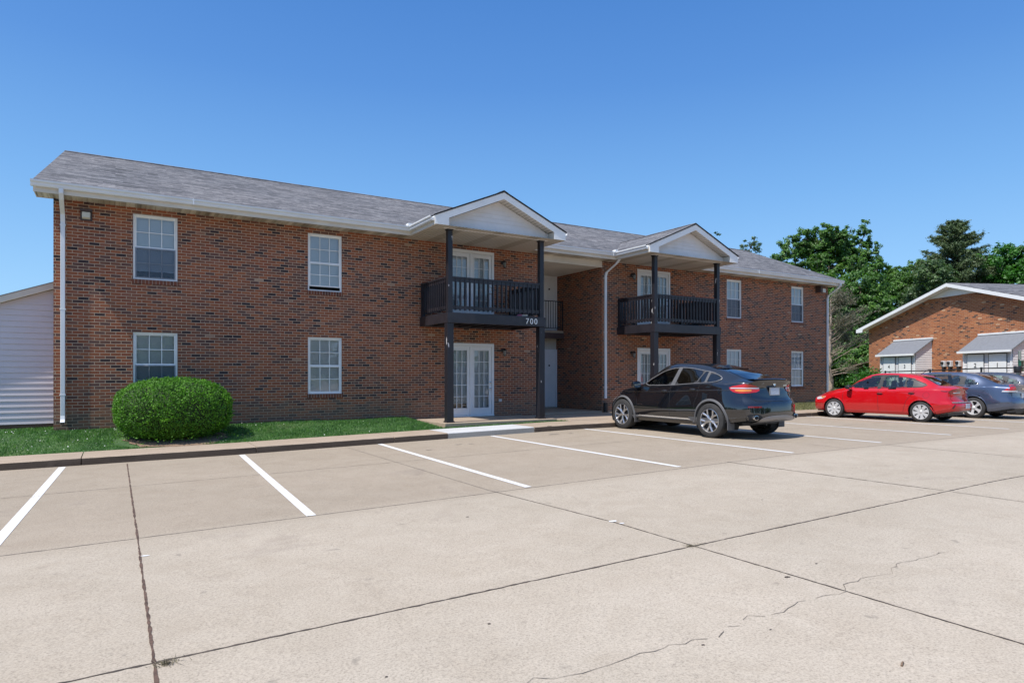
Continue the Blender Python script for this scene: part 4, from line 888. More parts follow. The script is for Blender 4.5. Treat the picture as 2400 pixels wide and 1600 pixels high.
# trees
def cw(px, d, py=None):
    a = (px - 1200) / FPX * d; c, s = math.cos(YAW), math.sin(YAW)
    return (a * c + d * s, -CD - a * s + d * c, CH + (876 - py) * d / FPX if py is not None else 0)
def limb(b_, p, q, r0, r1, rg, n=6, wob=.06):
    p, q = Vector(p), Vector(q); L = (q - p).length; pts = []; rs = []
    for i in range(n + 1):
        t = i / n; pts.append(p.lerp(q, t) + Vector((rg.uniform(-1, 1), rg.uniform(-1, 1), rg.uniform(-.4, .4))) * L * wob * (t > 0) * (t < 1)); rs.append(r0 + (r1 - r0) * t)
    b_.tube(pts, 0, 7, rs=rs); return pts
def tree(name, label, x, y, h, blobs, mat, size, n, seed, trunk_r=.25, group=None, z0=0, flat=1.0, dens=.62):
    """blobs: (dx,dy,z,rx,rz) lobes of the crown"""
    rn = np.random.default_rng(seed); rg = random.Random(seed)
    t = thing(name, label, 'tree', (x, y, z0), group=group); top = max(b[2] for b in blobs)
    b_ = MB(); tp = limb(b_, (x, y, z0 - .2), (x + rg.uniform(-.3, .3), y, z0 + top * .85), trunk_r, trunk_r * .2, rg, 9, .02)
    for bx, by, bz, rx, rz_ in blobs:
        st = tp[min(8, max(2, int(bz / top * 5)))]; limb(b_, st, (x + bx, y + by, z0 + bz), trunk_r * .35, .03, rg, 5)
        for _ in range(3): limb(b_, (x + bx, y + by, z0 + bz), (x + bx + rg.uniform(-rx, rx) * .8, y + by + rg.uniform(-rx, rx) * .8, z0 + bz + rg.uniform(-.3, .8) * rz_), .05, .012, rg, 4)
    b_.build('trunk', M['bark'], t, smooth=True)
    tot = sum(b[3] ** 2 * b[4] for b in blobs); allV = []; 
    for bx, by, bz, rx, rz_ in blobs:
        m = int(n * rx * rx * rz_ / tot); nc = max(8, m // 55)
        # sub-clumps on the lobe's surface and inside
        cd = rn.normal(size=(nc, 3)); cd /= np.linalg.norm(cd, axis=1)[:, None]; cr = rn.uniform(.45, 1.03, (nc, 1)) ** .7
        cc = np.array([x + bx, y + by, z0 + bz]) + cd * cr * np.array([rx, rx * flat, rz_])
        k = rn.integers(0, nc, m); rad = rn.uniform(.55, 1.25, nc)[k] * (.20 * (rx + rz_) / 2 + .12)
        q = rn.normal(size=(m, 3)); q /= np.linalg.norm(q, axis=1)[:, None]; q[:, 2] *= .7
        P_ = cc[k] + q * (rn.random((m, 1)) ** dens) * rad[:, None]
        # drooping leafy sprays
        nr = cd[k] * .5 + q * .6 + np.array([0, 0, .5]); allV.append((P_, nr))
    P_ = np.concatenate([a for a, _ in allV]); nr = np.concatenate([b for _, b in allV]); nr /= np.linalg.norm(nr, axis=1)[:, None]
    V, F = leaf_mesh(P_, nr, size, rn, .7, .5); np_mesh('crown', V, F, mat, t); return t
def lobes(rg, w_, zlo, zhi, n, rr, topw=.6):
    out = []
    for i in range(n):
        t = (i + rg.random()) / n; z = zlo + (zhi - zlo) * t; ww = w_ * (1 - (1 - topw) * max(0, t - .35) / .65) * (1 if t > .15 else .85)
        a = rg.uniform(0, 6.28); r = ww * rg.uniform(.35, .95); s = rr * rg.uniform(.75, 1.25); out.append((r * math.cos(a), r * math.sin(a) * .8, z - s * .5, s, s * .85))
    return out
rg = random.Random(21)
BG = 'trees behind the two brick buildings'
# broad oak right behind the roof end
x, y, _ = cw(1930, 62)
bl = lobes(rg, 4.2, 5.0, 14.8, 44, 1.15, .68)
bl += [(-4.1, 2.4, 10.3, 1.1, 1.0), (-3.5, 2.0, 11.6, 1.2, 1.0), (-2.7, 1.6, 13.2, 1.1, 1.2), (-1.7, 1.0, 14.0, 1.0, 1.1), (.1, 0, 14.3, 1.1, 1.2), (-.6, .3, 13.0, 1.4, 1.2), (1.2, -.7, 13.6, 1.1, 1.0), (2.0, -1.2, 14.2, .8, 1.3), (3.3, -2.0, 14.4, .75, 1.4), (3.7, -2.2, 13.0, 1.0, 1.1), (3.9, -2.4, 11.4, 1.1, 1.2), (4.2, -2.5, 9.6, .9, 1.0), (2.8, -1.7, 12.0, 1.2, 1.2), (-3.2, 1.8, 9.2, 1.3, 1.0)]
tree('broad_tree', 'broad deep green tree with a many peaked crown rising behind the right roof end', x, y, 15, bl, M['leaf1'], .115, 120000, 11, .35)
x, y, _ = cw(2075, 56); tree('leafy_tree', 'mid height leafy tree right of the broad peaked tree', x, y, 11, lobes(rg, 2.6, 2.6, 11.0, 18, 1.25, .5), M['leaf1'], .105, 60000, 12, .22, BG)
x, y, _ = cw(2135, 60); tree('leafy_tree', 'mid height leafy tree directly above the far gable left slope', x, y, 11, lobes(rg, 2.8, 2.4, 11.4, 18, 1.3, .55), M['leaf1'], .105, 60000, 13, .22, BG)
x, y, _ = cw(2185, 50); tree('leafy_tree', 'lower grey green tree at the left foot of the feathery conifer', x, y, 9, lobes(rg, 2.4, 2.4, 9.6, 15, 1.15, .55), M['leaf2'], .095, 48000, 14, .2, BG)
x, y, _ = cw(2385, 50); tree('leafy_tree', 'bright green rounded tree at the right edge of the photo', x, y, 11, lobes(rg, 3.6, 2.6, 10.9, 24, 1.5, .7) + [(-1.0, .6, 9.6, 1.8, 1.5), (1.6, -1, 9.5, 1.8, 1.4)], M['leaf3'], .105, 90000, 15, .3, BG)
x, y, _ = cw(2300, 56); tree('leafy_tree', 'dark green tree between the feathery conifer and the bright rounded tree', x, y, 10, lobes(rg, 2.8, 2.4, 10.6, 16, 1.3, .6), M['leaf1'], .105, 54000, 16, .25, BG)
x, y, _ = cw(1975, 48); tree('leafy_tree', 'dark understorey tree behind the bare pale trunked tree', x, y, 8, lobes(rg, 3.0, 1.2, 8.6, 20, 1.3, .7), M['leaf1'], .10, 60000, 17, .25, BG)
x, y, _ = cw(2045, 46); tree('leafy_tree', 'dark low tree close to the left corner of the far brick building', x, y, 7, lobes(rg, 2.2, 1.0, 6.6, 15, 1.15, .7), M['leaf1'], .10, 44000, 18, .2, BG)
x, y, _ = cw(1722, 46); tt = tree('sparse_tree', 'thin sparse tree top showing above the roof ridge by the second porch', x, y, 11, [(-1.2, .8, 10.7, .35, .7), (-1.0, .7, 9.6, .6, .8), (-1.3, .8, 9.0, .7, .6), (.95, -.6, 10.1, .75, .7), (.4, -.3, 9.3, .7, .7), (-.2, 0, 8.8, .8, .7), (1.3, -.8, 9.2, .6, .5), (.8, -.5, 8.5, .8, .6), (0, 0, 7.6, 1.5, 1.2)], M['leaf2'], .075, 13000, 19, .12, None, dens=1.3)
# feathery conifer: drooping sprays along whorled branches
def conifer(name, label, x, y, h, w_, n, mat, seed, size=.10, lean=0, bare=0, z0=0, group=None, barkm='bark', zlow=1.5):
    rn = np.random.default_rng(seed); rg = random.Random(seed); t = thing(name, label, 'tree', (x, y, z0), group=group); b_ = MB()
    tk = limb(b_, (x, y, z0 - .2), (x + lean, y, z0 + h), .02 * h, .02, rg, 12, .006); pts = []; nn = []
    nb = n
    for i in range(nb):
        tz = (i + .5) / nb; z = zlow + (h - zlow) * tz ** .9; L = w_ * (1 - tz) ** .62 * rg.uniform(.6, 1.1) + .25; a = i * 2.4 + rg.uniform(-.5, .5); up = rg.uniform(.15, .6)
        p0 = Vector((x + lean * z / h, y, z0 + z)); p1 = p0 + Vector((math.cos(a) * L, math.sin(a) * L, L * up))
        pp = limb(b_, p0, p1, .012 + .018 * L, .006, rg, 4, .04)
        ns = int(16 + L * 26)
        for _ in range(ns):
            s = rg.random() ** .6; q = p0.lerp(p1, s); o = Vector((rg.gauss(0, 1), rg.gauss(0, 1), rg.gauss(0, .55))) * .22 * (L * .28 + .3)
            e = q + o
            for k in range(9):
                f_ = k / 8; c = q.lerp(e, f_); pts.append((c.x + rg.gauss(0, .04), c.y + rg.gauss(0, .04), c.z + rg.gauss(0, .04))); nn.append((o.x, o.y, o.z + .3))
    b_.build('trunk', M[barkm], t, smooth=True)
    P_ = np.array(pts); nr = np.array(nn); nr /= np.linalg.norm(nr, axis=1)[:, None]
    V, F = leaf_mesh(P_, nr, size, rn, 1.2, .3); np_mesh('crown', V, F, mat, t); return t
x, y, _ = cw(2238, 52); conifer('conifer', 'tall grey green feathery conifer above the far gable peak', x, y, 13.3, 4.3, 300, M['pine'], 31, .075)
# bare tree beside the building end
def bare_tree():
    x, y, _ = cw(1944, 39.5); z0 = .1; rg = random.Random(8); rn = np.random.default_rng(8)
    t = thing('half_bare_tree', 'half bare pale trunked tree with sweeping twigs beside the right downpipe', 'tree', (x, y, z0)); b_ = MB(); tw = []
    tk = limb(b_, (x, y, z0 - .1), (x + .1, y, z0 + 5.6), .17, .03, rg, 14, .012); pts = []; nn = []
    c, s = math.cos(YAW), math.sin(YAW)
    for i in range(70):
        tz = i / 70; z = .9 + 4.8 * tz; a = rg.uniform(-.9, 1.0) if rg.random() < .75 else rg.uniform(1, 5.3); L = (2.6 - 1.5 * tz) * rg.uniform(.5, 1.1)
        d = Vector((c * math.cos(a) + s * math.sin(a), -s * math.cos(a) + c * math.sin(a), 0)); p0 = Vector((x, y, z0 + z)); up = rg.uniform(.25, .9) if tz > .1 else rg.uniform(.05, .4)
        p1 = p0 + d * L + Vector((0, 0, L * up)); limb(b_, p0, p1, .021 if tz < .5 else .014, .004, rg, 5, .05)
        for _ in range(9):
            f_ = rg.uniform(.3, 1); q = p0.lerp(p1, f_); e = q + (d * rg.uniform(.2, .7) + Vector((rg.gauss(0, .2), rg.gauss(0, .2), rg.uniform(.1, .6)))) * .7; limb(b_, q, e, .006, .002, rg, 2, .05)
            if tz > .3 or rg.random() < .15:
                for k in range(24): f2 = rg.random(); w_ = q.lerp(e, f2); pts.append((w_.x + rg.gauss(0, .10), w_.y + rg.gauss(0, .10), w_.z + rg.gauss(0, .10))); nn.append((rg.gauss(0, 1), rg.gauss(0, 1), .6))
    b_.build('trunk', M['bark2'], t, smooth=True); P_ = np.array(pts); nr = np.array(nn); nr /= np.linalg.norm(nr, axis=1)[:, None]
    V, F = leaf_mesh(P_, nr, .055, rn, .8, .3); np_mesh('crown', V, F, M['dryleaf'], t)
bare_tree()
x, y, _ = cw(2032, 33); sb = thing('shrub', 'glossy leafy shrub at the fence behind the red car', 'shrub', (x, y, .1)); rn = np.random.default_rng(77)
P_ = []; 
for k in range(26):
    a = rn.uniform(0, 6.28); r = rn.uniform(0, .95); P_.append(np.array([x + r * math.cos(a), y + r * math.sin(a), .35 + rn.uniform(0, 1.05) * (1 - .45 * r)]) + rn.normal(size=(190, 3)) * .17)
P_ = np.concatenate(P_); V, F = leaf_mesh(P_, np.tile([0, 0, 1.], (len(P_), 1)), .06, rn, 1.1, .45); np_mesh('foliage', V, F, M['leaf3'], sb)
b_ = MB(); rg = random.Random(2)
for k in range(12): a = rg.uniform(0, 6.28); limb(b_, (x, y, .05), (x + math.cos(a) * .7, y + math.sin(a) * .7, 1.1), .02, .006, rg, 4)
b_.build('stem', M['bark'], sb)
# ---------------------------------------------------------------- far brick building with two sheds (local frame: +u along the gable wall towards the camera, n away from the wall)
FX, FY = cw(2237, 37160 / 1237)[:2]        # peak of the gable wall
ang = math.atan2(math.cos(R(23.8)), math.sin(R(23.8)))   # direction of the wall going away
def farthing(name, label, cat, group=None):
    return thing(name, label, cat, (FX, FY, .05), ang - math.pi / 2, group=group, local=True)
# local axes: y = away from camera along the wall, x = to the right (into the building); gable faces -x
fb = farthing('brick_apartment', 'low orange brick building with white rake boards behind the parked cars', 'building')
PKZ, EVZ, HWD = 5.30, 3.70, 5.85
b_ = MB(); b_.poly([(0, HWD, -.4), (0, -HWD, -.4), (0, -HWD, EVZ), (0, 0, PKZ - .06), (0, HWD, EVZ)]); b_.poly([(0, -HWD, -.4), (16, -HWD, -.4), (16, -HWD, EVZ), (0, -HWD, EVZ)]); b_.poly([(0, HWD, -.4), (16, HWD, -.4), (16, HWD, EVZ), (0, HWD, EVZ)])
b_.build('wall', M['brick2'], fb, recalc=False)
b_ = MB(); fsl = (PKZ - EVZ) / HWD
for s in (-1, 1): b_.prism([(-.42, 0, PKZ + .03), (-.42, s * (HWD + .5), PKZ + .03 - fsl * (HWD + .5)), (16, s * (HWD + .5), PKZ + .03 - fsl * (HWD + .5)), (16, 0, PKZ + .03)], (0, 0, .03))
b_.build('roof', M['shingle'], fb)
for s in (-1, 1):
    b_ = MB(); L = HWD + .48
    b_.prism([(-.43, 0, PKZ + .035), (-.43, s * L, PKZ + .035 - fsl * L), (-.43, s * L, PKZ - .13 - fsl * L), (-.43, s * (L - .5), PKZ - .13 - fsl * L - .0), (-.43, s * (L - .55), PKZ - .12 - fsl * (L - .55)), (-.43, 0, PKZ - .12)], (.03, 0, 0)); b_.build('rake_board', M['white'], fb)
    b_ = MB(); b_.prism([(-.40, 0, PKZ - .1), (-.40, s * (HWD + .45), PKZ - .1 - fsl * (HWD + .45)), (0, s * (HWD + .45), PKZ - .1 - fsl * (HWD + .45)), (0, 0, PKZ - .1)], (0, 0, .02)); b_.build('soffit', M['white'], fb)
b_ = MB(); b_.prism([(-.06, -1.5, PKZ - .12 - fsl * 1.5), (-.06, 1.5, PKZ - .12 - fsl * 1.5), (-.06, 0, PKZ - .12)], (.05, 0, 0)); b_.build('gable_peak_panel', M['white'], fb)
def fl(px, lat=.0):   # wall coordinate (local y) of a pixel column
    X, Y = cw(px, (37160 - lat) / (px - 1000))[:2]; d = Vector((X - FX, Y - FY)); a = ang; return d.x * math.cos(a) + d.y * math.sin(a)
for px in (2215, 2230, 2250):
    y = fl(px); b_ = MB(); b_.box(-.14, 0, y - .11, y + .11, 1.5, 1.78); m_ = b_.build('meter_box', M['meter'], fb, bevel=.02)
    b_ = MB(); b_.lathe([(0, 0), (.07, 0), (.06, .07), (0, .08)], 14, Matrix.Translation((-.14, y, 1.68)) @ Matrix.Rotation(R(-90), 4, 'Y')); b_.box(-.13, -.02, y - .05, y + .05, 1.38, 1.5); b_.build('meter_dial', M['plasd'], m_)
def shed(ya, yb, nums, label):
    t = farthing('storage_shed', label, 'shed', 'white sheds against the far brick gable'); D_ = .86; zf, zw = 2.2, 2.80
    b_ = MB(); zz = 0
    # front siding (faces -x) and sides as lapped boards
    while zz < zf: z1 = min(zf, zz + .11); b_.poly([(-D_ - .012, ya, zz), (-D_ - .012, yb, zz), (-D_, yb, z1), (-D_, ya, z1)]); zz = z1
    for y, sg in ((ya, -1), (yb, 1)):
        zz = 0
        while zz < zw - .02:
            z1 = min(zw, zz + .11); f_ = lambda z: -D_ if z <= zf else -D_ * (zw - z) / (zw - zf)
            b_.poly([(f_(zz), y + sg * .012, zz), (0, y + sg * .012, zz), (0, y, z1), (f_(z1), y, z1)]); zz = z1
    b_.poly([(-D_, ya, -.4), (-D_, yb, -.4), (-D_, yb, 0), (-D_, ya, 0)]); b_.poly([(-D_, ya, -.4), (0, ya, -.4), (0, ya, 0), (-D_, ya, 0)])
    b_.build('wall', M['vinyl'], t, recalc=False)
    b_ = MB(); o = .16; dz = o * (zw - zf) / D_
    b_.prism([(-D_ - o, ya - .1, zf - dz + .01), (-D_ - o, yb + .1, zf - dz + .01), (0, yb + .1, zw + .01), (0, ya - .1, zw + .01)], (0, 0, .05)); b_.build('roof', M['shingle2'], t)
    b_ = MB(); b_.box(-.05, 0, ya - .1, yb + .1, zw + .06, zw + .13); b_.build('flashing', M['white'], t)
    b_ = MB(); b_.box(-D_ - o - .06, -D_ - o, ya - .1, yb + .1, zf - dz - .03, zf - dz + .06)
    for y in (ya + .03, yb - .09): b_.box(-D_ - .04, -D_ + .0, y, y + .06, 0, zf)
    b_.build('trim', M['white'], t)
    w_ = .82; gap = ((yb - ya) - 2 * w_) / 3
    for k, nm in enumerate(nums):
        y0 = ya + gap + k * (w_ + gap); b_ = MB(); b_.box(-D_ - .035, -D_ - .012, y0, y0 + w_, .02, 2.0); dr = b_.build('door', M['white'], t, bevel=.004)
        b_ = MB(); b_.box(-D_ - .028, -D_ - .013, y0 - .03, y0 - .004, .02, 2.03); b_.box(-D_ - .028, -D_ - .013, y0 + w_ + .004, y0 + w_ + .03, .02, 2.03); b_.box(-D_ - .028, -D_ - .013, y0, y0 + w_, 2.004, 2.03); b_.build('door_frame', M['plas'], dr)
        b_ = MB(); b_.lathe([(0, 0), (.03, 0), (.03, .06), (0, .07)], 10, Matrix.Translation((-D_ - .035, y0 + w_ - .07, 1.0)) @ Matrix.Rotation(R(-90), 4, 'Y')); b_.build('door_knob', M['blackm'], dr)
        cu = bpy.data.curves.new('n', 'FONT'); cu.body = nm; cu.size = .26; cu.extrude = .004; tmp = bpy.data.objects.new('tmp', cu); col.objects.link(tmp); bpy.context.view_layer.update()
        me = bpy.data.meshes.new_from_object(tmp.evaluated_get(bpy.context.evaluated_depsgraph_get())); bpy.data.objects.remove(tmp)
        me.transform(Matrix.Translation((-D_ - .042, y0 + w_ / 2 + .06, 1.45)) @ Matrix.Rotation(R(-90), 4, 'Z') @ Matrix.Rotation(R(90), 4, 'X')); me.materials.clear(); me.materials.append(M['blackm'])
        o2 = bpy.data.objects.new('number', me); col.objects.link(o2); o2.parent = dr
shed(fl(2184) - .0, fl(2184) + 2.45, ('3', '4'), 'white lean-to shed with doors 3 and 4, farther left on the gable')
y2 = fl(2400) - .35; shed(y2, y2 + 2.45, ('1', '2'), 'white lean-to shed with doors 1 and 2, nearer the right edge')
# black tubular fence
def fence(name, pts, tops, label, n_extra=0):
    t = thing(name, label, 'fence', (pts[0][0], pts[0][1], .0), group='black fences in front of the far lawn')
    b_ = MB(); zt = [p for p in tops]
    P3 = [Vector((x, y, z)) for (x, y), z in zip(pts, zt)]
    b_.tube(P3, .028, 6); b_.build('top_rail', M['blackm'], t, smooth=True)
    b_ = MB(); b_.tube([p - Vector((0, 0, .95)) for p in P3], .022, 6); b_.build('bottom_rail', M['blackm'], t, smooth=True)
    for a, c in zip(P3, P3[1:]):
        L = (c - a).length; n = max(1, int(L / 2.4))
        for i in range(n):
            p = a.lerp(c, i / n); b_ = MB(); b_.tube([(p.x, p.y, -.1), (p.x, p.y, p.z + .05)], .04, 8); b_.build('post', M['blackm'], t, smooth=40)
f1 = [cw(1900, 42, 872), cw(2010, 39, 874)]; f2 = [cw(2075, 31, 871), cw(2180, 29.4, 868), cw(2300, 26.5, 863), cw(2460, 24, 860)]
fence('metal_fence', [p[:2] for p in f1], [p[2] for p in f1], 'short black rail fence beside the half bare tree')
fence('metal_fence', [p[:2] for p in f2], [p[2] for p in f2], 'long black rail fence in front of the white sheds')
x, y, z = cw(2388, 25.2, 850)
t = thing('pet_waste_station', 'green dispenser box with pale sign on a post by the right edge', 'waste station', (x, y, 0))
b_ = MB(); b_.tube([(x, y, -.1), (x, y, 2.1)], .03, 8); b_.build('post', M['blackm'], t)
b_ = MB(); b_.box(x - .13, x + .13, y - .12, y - .03, 1.32, 1.72); b_.box(x - .15, x + .15, y - .14, y - .02, 1.70, 1.74); b_.build('dispenser', M['green'], t, bevel=.01)
b_ = MB(); b_.lathe([(0, 0), (.10, 0), (.12, .04), (.13, .3), (.11, .33), (0, .33)], 14, Matrix.Translation((x - .24, y - .05, 1.2))); b_.build('bag_holder', M['blackm'], t, smooth=40)
b_ = MB(); b_.box(x - .11, x + .11, y - .045, y - .033, 1.78, 2.12); b_.build('sign', M['sage'], t, bevel=.004)
x, y, z = cw(2337, 27.5, 876)
t = thing('utility_box', 'small dark green utility pedestal in front of shed door 1', 'utility box', (x, y, 0)); b_ = MB(); b_.box(x - .1, x + .1, y - .1, y + .1, .0, 1.38); b_.build('cabinet', M['green'], t, bevel=.02)
b_ = MB(); b_.box(x - .075, x + .075, y - .112, y - .1, .2, 1.25); b_.build('door_panel', M['plas'], t)

# trees across the lot, behind the camera (added out of view, to darken the car reflections)
def far_trees():
    rn = np.random.default_rng(5); P_ = []; 
    for x0, y0, x1, y1, n in ((-70, -62, 70, -66, 26), (-62, -60, -66, 30, 16)):
        for i in range(n):
            t = (i + .5) / n; cx_, cy_ = x0 + (x1 - x0) * t + rn.normal() * 1.5, y0 + (y1 - y0) * t + rn.normal() * 1.5; h = rn.uniform(6, 11)
            q = rn.normal(size=(900, 3)); q /= np.linalg.norm(q, axis=1)[:, None]; q *= rn.uniform(.6, 1.05, (900, 1)); P_.append(np.array([cx_, cy_, h * .5]) + q * np.array([3.6, 3.6, h * .52]))
    P_ = np.concatenate(P_); V, F = leaf_mesh(P_, np.tile([0, 0, 1.], (len(P_), 1)), .45, rn, 1.2, .6)
    tag(np_mesh('reflection_woods', V, F, M['leaf1']), 'unseen line of green trees added across the lot for reflections', 'trees', kind='stuff')
far_trees()
# ---------------------------------------------------------------- cars (local frame: x forward, y left, z up)
def pchip(xs, ys, x):
    xs, ys = np.array(xs, float), np.array(ys, float)
    if xs[0] > xs[-1]: xs, ys = xs[::-1], ys[::-1]
    h = np.diff(xs); d = np.diff(ys) / h; m = np.zeros(len(xs)); m[0], m[-1] = d[0], d[-1]
    for i in range(1, len(xs) - 1):
        if d[i - 1] * d[i] > 0: w1, w2 = 2 * h[i] + h[i - 1], h[i] + 2 * h[i - 1]; m[i] = (w1 + w2) / (w1 / d[i - 1] + w2 / d[i])
    x = np.clip(x, xs[0], xs[-1]); k = np.clip(np.searchsorted(xs, x) - 1, 0, len(h) - 1); t = (x - xs[k]) / h[k]
    return ys[k] * (1 + 2 * t) * (1 - t) ** 2 + m[k] * h[k] * t * (1 - t) ** 2 + ys[k + 1] * t * t * (3 - 2 * t) + m[k + 1] * h[k] * t * t * (t - 1)
def crom(P, seg):
    out = []; n = len(P)
    for i in range(n - 1):
        p0, p1, p2, p3 = P[max(i - 1, 0)], P[i], P[i + 1], P[min(i + 2, n - 1)]
        for k in range(seg):
            t = k / seg; out.append(.5 * ((2 * p1) + (-p0 + p2) * t + (2 * p0 - 5 * p1 + 4 * p2 - p3) * t * t + (-p0 + 3 * p1 - 3 * p2 + p3) * t ** 3))
    out.append(P[-1]); return np.array(out)
def inpoly(p, poly):
    x, y = p; c = False; n = len(poly)
    for i in range(n):
        x1, y1 = poly[i]; x2, y2 = poly[i - 1]
        if (y1 > y) != (y2 > y) and x < (x2 - x1) * (y - y1) / (y2 - y1) + x1: c = not c
    return c
def smooth_poly(pts, it=2, r=.22):
    for _ in range(it):
        q = []
        for i in range(len(pts)):
            a, b2 = pts[i], pts[(i + 1) % len(pts)]; q += [(a[0] + (b2[0] - a[0]) * r, a[1] + (b2[1] - a[1]) * r), (a[0] + (b2[0] - a[0]) * (1 - r), a[1] + (b2[1] - a[1]) * (1 - r))]
        pts = q
    return pts
class Car:
    def __init__(s, K, L0, L1, rear, front, seg=5, nx=130):
        """K: dict of (xs, ys) key curves; rear/front(z,y)->x end"""
        s.K = K; xs_ = np.linspace(L0, L1, nx); rings = []
        g = lambda n, x: float(pchip(K[n][0], K[n][1], x))
        for x in xs_:
            zb = g('zb', x); P = np.array([(0, zb), (g('wm', x) - .16, zb), (g('wm', x) - .05, zb + .05), (g('wm', x) - .015, zb + .18), (g('wm', x), g('zm', x)), (g('wh', x), g('zh', x)), (g('wg', x), g('zg', x)), (g('wr', x), g('zr', x)), (g('wr', x) * .62, g('zr', x) + (g('zt', x) - g('zr', x)) * .72), (0, g('zt', x))])
            rings.append(crom(P, seg))
        m = len(rings[0]); V = []; s.m = m
        for x, r in zip(xs_, rings):
            full = [(x, y, z) for y, z in r] + [(x, -y, z) for y, z in r[-2:0:-1]]; V += full
        q = 2 * m - 2; F = []
        for i in range(nx - 1):
            for k in range(q): F.append((i * q + k, i * q + (k + 1) % q, (i + 1) * q + (k + 1) % q, (i + 1) * q + k))
        for base, sgn in ((0, 1), ((nx - 1) * q, -1)):   # concentric caps
            ring = [V[base + k] for k in range(q)]; c = (ring[0][0], 0, sum(p[2] for p in ring) / q); prev = list(range(base, base + q))
            for st in range(1, 7):
                f_ = 1 - st / 6.5; start = len(V); V += [(c[0], p[1] * f_, c[2] + (p[2] - c[2]) * f_) for p in ring]; cur = list(range(start, start + q))
                for k in range(q): F.append((prev[k], cur[k], cur[(k + 1) % q], prev[(k + 1) % q]) if sgn > 0 else (prev[k], prev[(k + 1) % q], cur[(k + 1) % q], cur[k]))
                prev = cur
            F.append(tuple(prev) if sgn < 0 else tuple(prev[::-1]))
        xr0, xf0 = L0 + .75, L1 - .8; W = []
        for x, y, z in V:
            if x < xr0: x = xr0 + (x - xr0) * (rear(z, abs(y)) - xr0) / (L0 - xr0)
            elif x > xf0: x = xf0 + (x - xf0) * (front(z, abs(y)) - xf0) / (L1 - xf0)
            W.append((x, y, z))
        s.V, s.F = W, F; s.bvh = BVHTree.FromPolygons([Vector(v) for v in W], F)
    def hit(s, o, d, off=.004):
        h, n, i, _ = s.bvh.ray_cast(Vector(o), Vector(d))
        if h is None: h, n, i, _ = s.bvh.find_nearest(Vector(o) + Vector(d) * 1.0)
        if n.dot(Vector(d)) > 0: n = -n
        return h + n * off
    def frame(s, view):
        # returns function (a,b)->(origin,dir) for a named projection
        if view == 'L': return lambda a, b2: ((a, 3, b2), (0, -1, 0))
        if view == 'R': return lambda a, b2: ((a, -3, b2), (0, 1, 0))
        if view == 'B': return lambda a, b2: ((-5, a, b2), (1, 0, 0))
        if view == 'F': return lambda a, b2: ((5, a, b2), (-1, 0, 0))
        if view == 'T': return lambda a, b2: ((a, b2, 4), (0, 0, -1))
        if view == 'BT':   # looking forward and slightly down
            d = Vector((1, 0, -.35)).normalized(); return lambda a, b2: (Vector((-2.2, a, b2)) - d * 3, d)
        if isinstance(view, (int, float)):   # horizontal view from azimuth angle (deg) measured from rear towards the left side
            t = R(view); d = Vector((math.cos(t), -math.sin(t), 0)); u = Vector((math.sin(t), math.cos(t), 0))
            return lambda a, b2: (Vector((-1.0, 0, 0)) + u * a - d * 6 + Vector((0, 0, b2)), d)
    def patch(s, name, poly, view, mat, parent, off=.004, sm=2, step=.05, mirror=False, thick=0):
        poly = smooth_poly(poly, sm) if sm else list(poly); fr = s.frame(view); pts = []
        for i in range(len(poly)):
            a, b2 = Vector(poly[i]), Vector(poly[(i + 1) % len(poly)]); n = max(1, int((b2 - a).length / step)); pts += [a.lerp(b2, k / n) for k in range(n)]
        ne = len(pts); x0, x1 = min(p.x for p in pts), max(p.x for p in pts); y0, y1 = min(p.y for p in pts), max(p.y for p in pts)
        a = x0 + step / 2
        while a < x1:
            c = y0 + step / 2
            while c < y1:
                if inpoly((a, c), pts): pts.append(Vector((a, c)))
                c += step
            a += step
        vv, _, ff, *_r = delaunay_2d_cdt(pts, [(i, (i + 1) % ne) for i in range(ne)], [], 1, 1e-6)
        objs = []
        for sg in ((1, -1) if mirror else (1,)):
            V = []
            for p in vv:
                o, d = fr(p.x, p.y); h = s.hit(o, d, off); V.append((h.x, h.y * sg, h.z))
            b_ = MB(); b_.mesh(V, [tuple(f) for f in ff]); ob = b_.build(name, mat, parent, smooth=True)
            bm = bmesh.new(); bm.from_mesh(ob.data)
            c = sum((f.normal * f.calc_area() for f in bm.faces), Vector()); mid = sum((v.co for v in bm.verts), Vector()) / len(bm.verts)
            if c.dot(mid - Vector((0, 0, .4))) < 0: bmesh.ops.reverse_faces(bm, faces=bm.faces)
            bm.to_mesh(ob.data); bm.free(); objs.append(ob)
        return objs
    def line(s, name, pts, view, mat, parent, r=.006, off=.0, closed=False, mirror=False, step=.04, sm=0, n=6):
        pts = smooth_poly(pts, sm) if sm and closed else pts; fr = s.frame(view); Q = []; P = list(pts) + ([pts[0]] if closed else [])
        for a, b2 in zip(P, P[1:]):
            a, b2 = Vector(a), Vector(b2); k = max(1, int((b2 - a).length / step)); Q += [a.lerp(b2, i / k) for i in range(k)]
        Q.append(Vector(P[-1])); out = []
        for sg in ((1, -1) if mirror else (1,)):
            b_ = MB(); b_.tube([(lambda h: (h.x, h.y * sg, h.z))(s.hit(*fr(q.x, q.y), off)) for q in Q], r, n); out.append(b_.build(name, mat, parent, smooth=True))
        return out
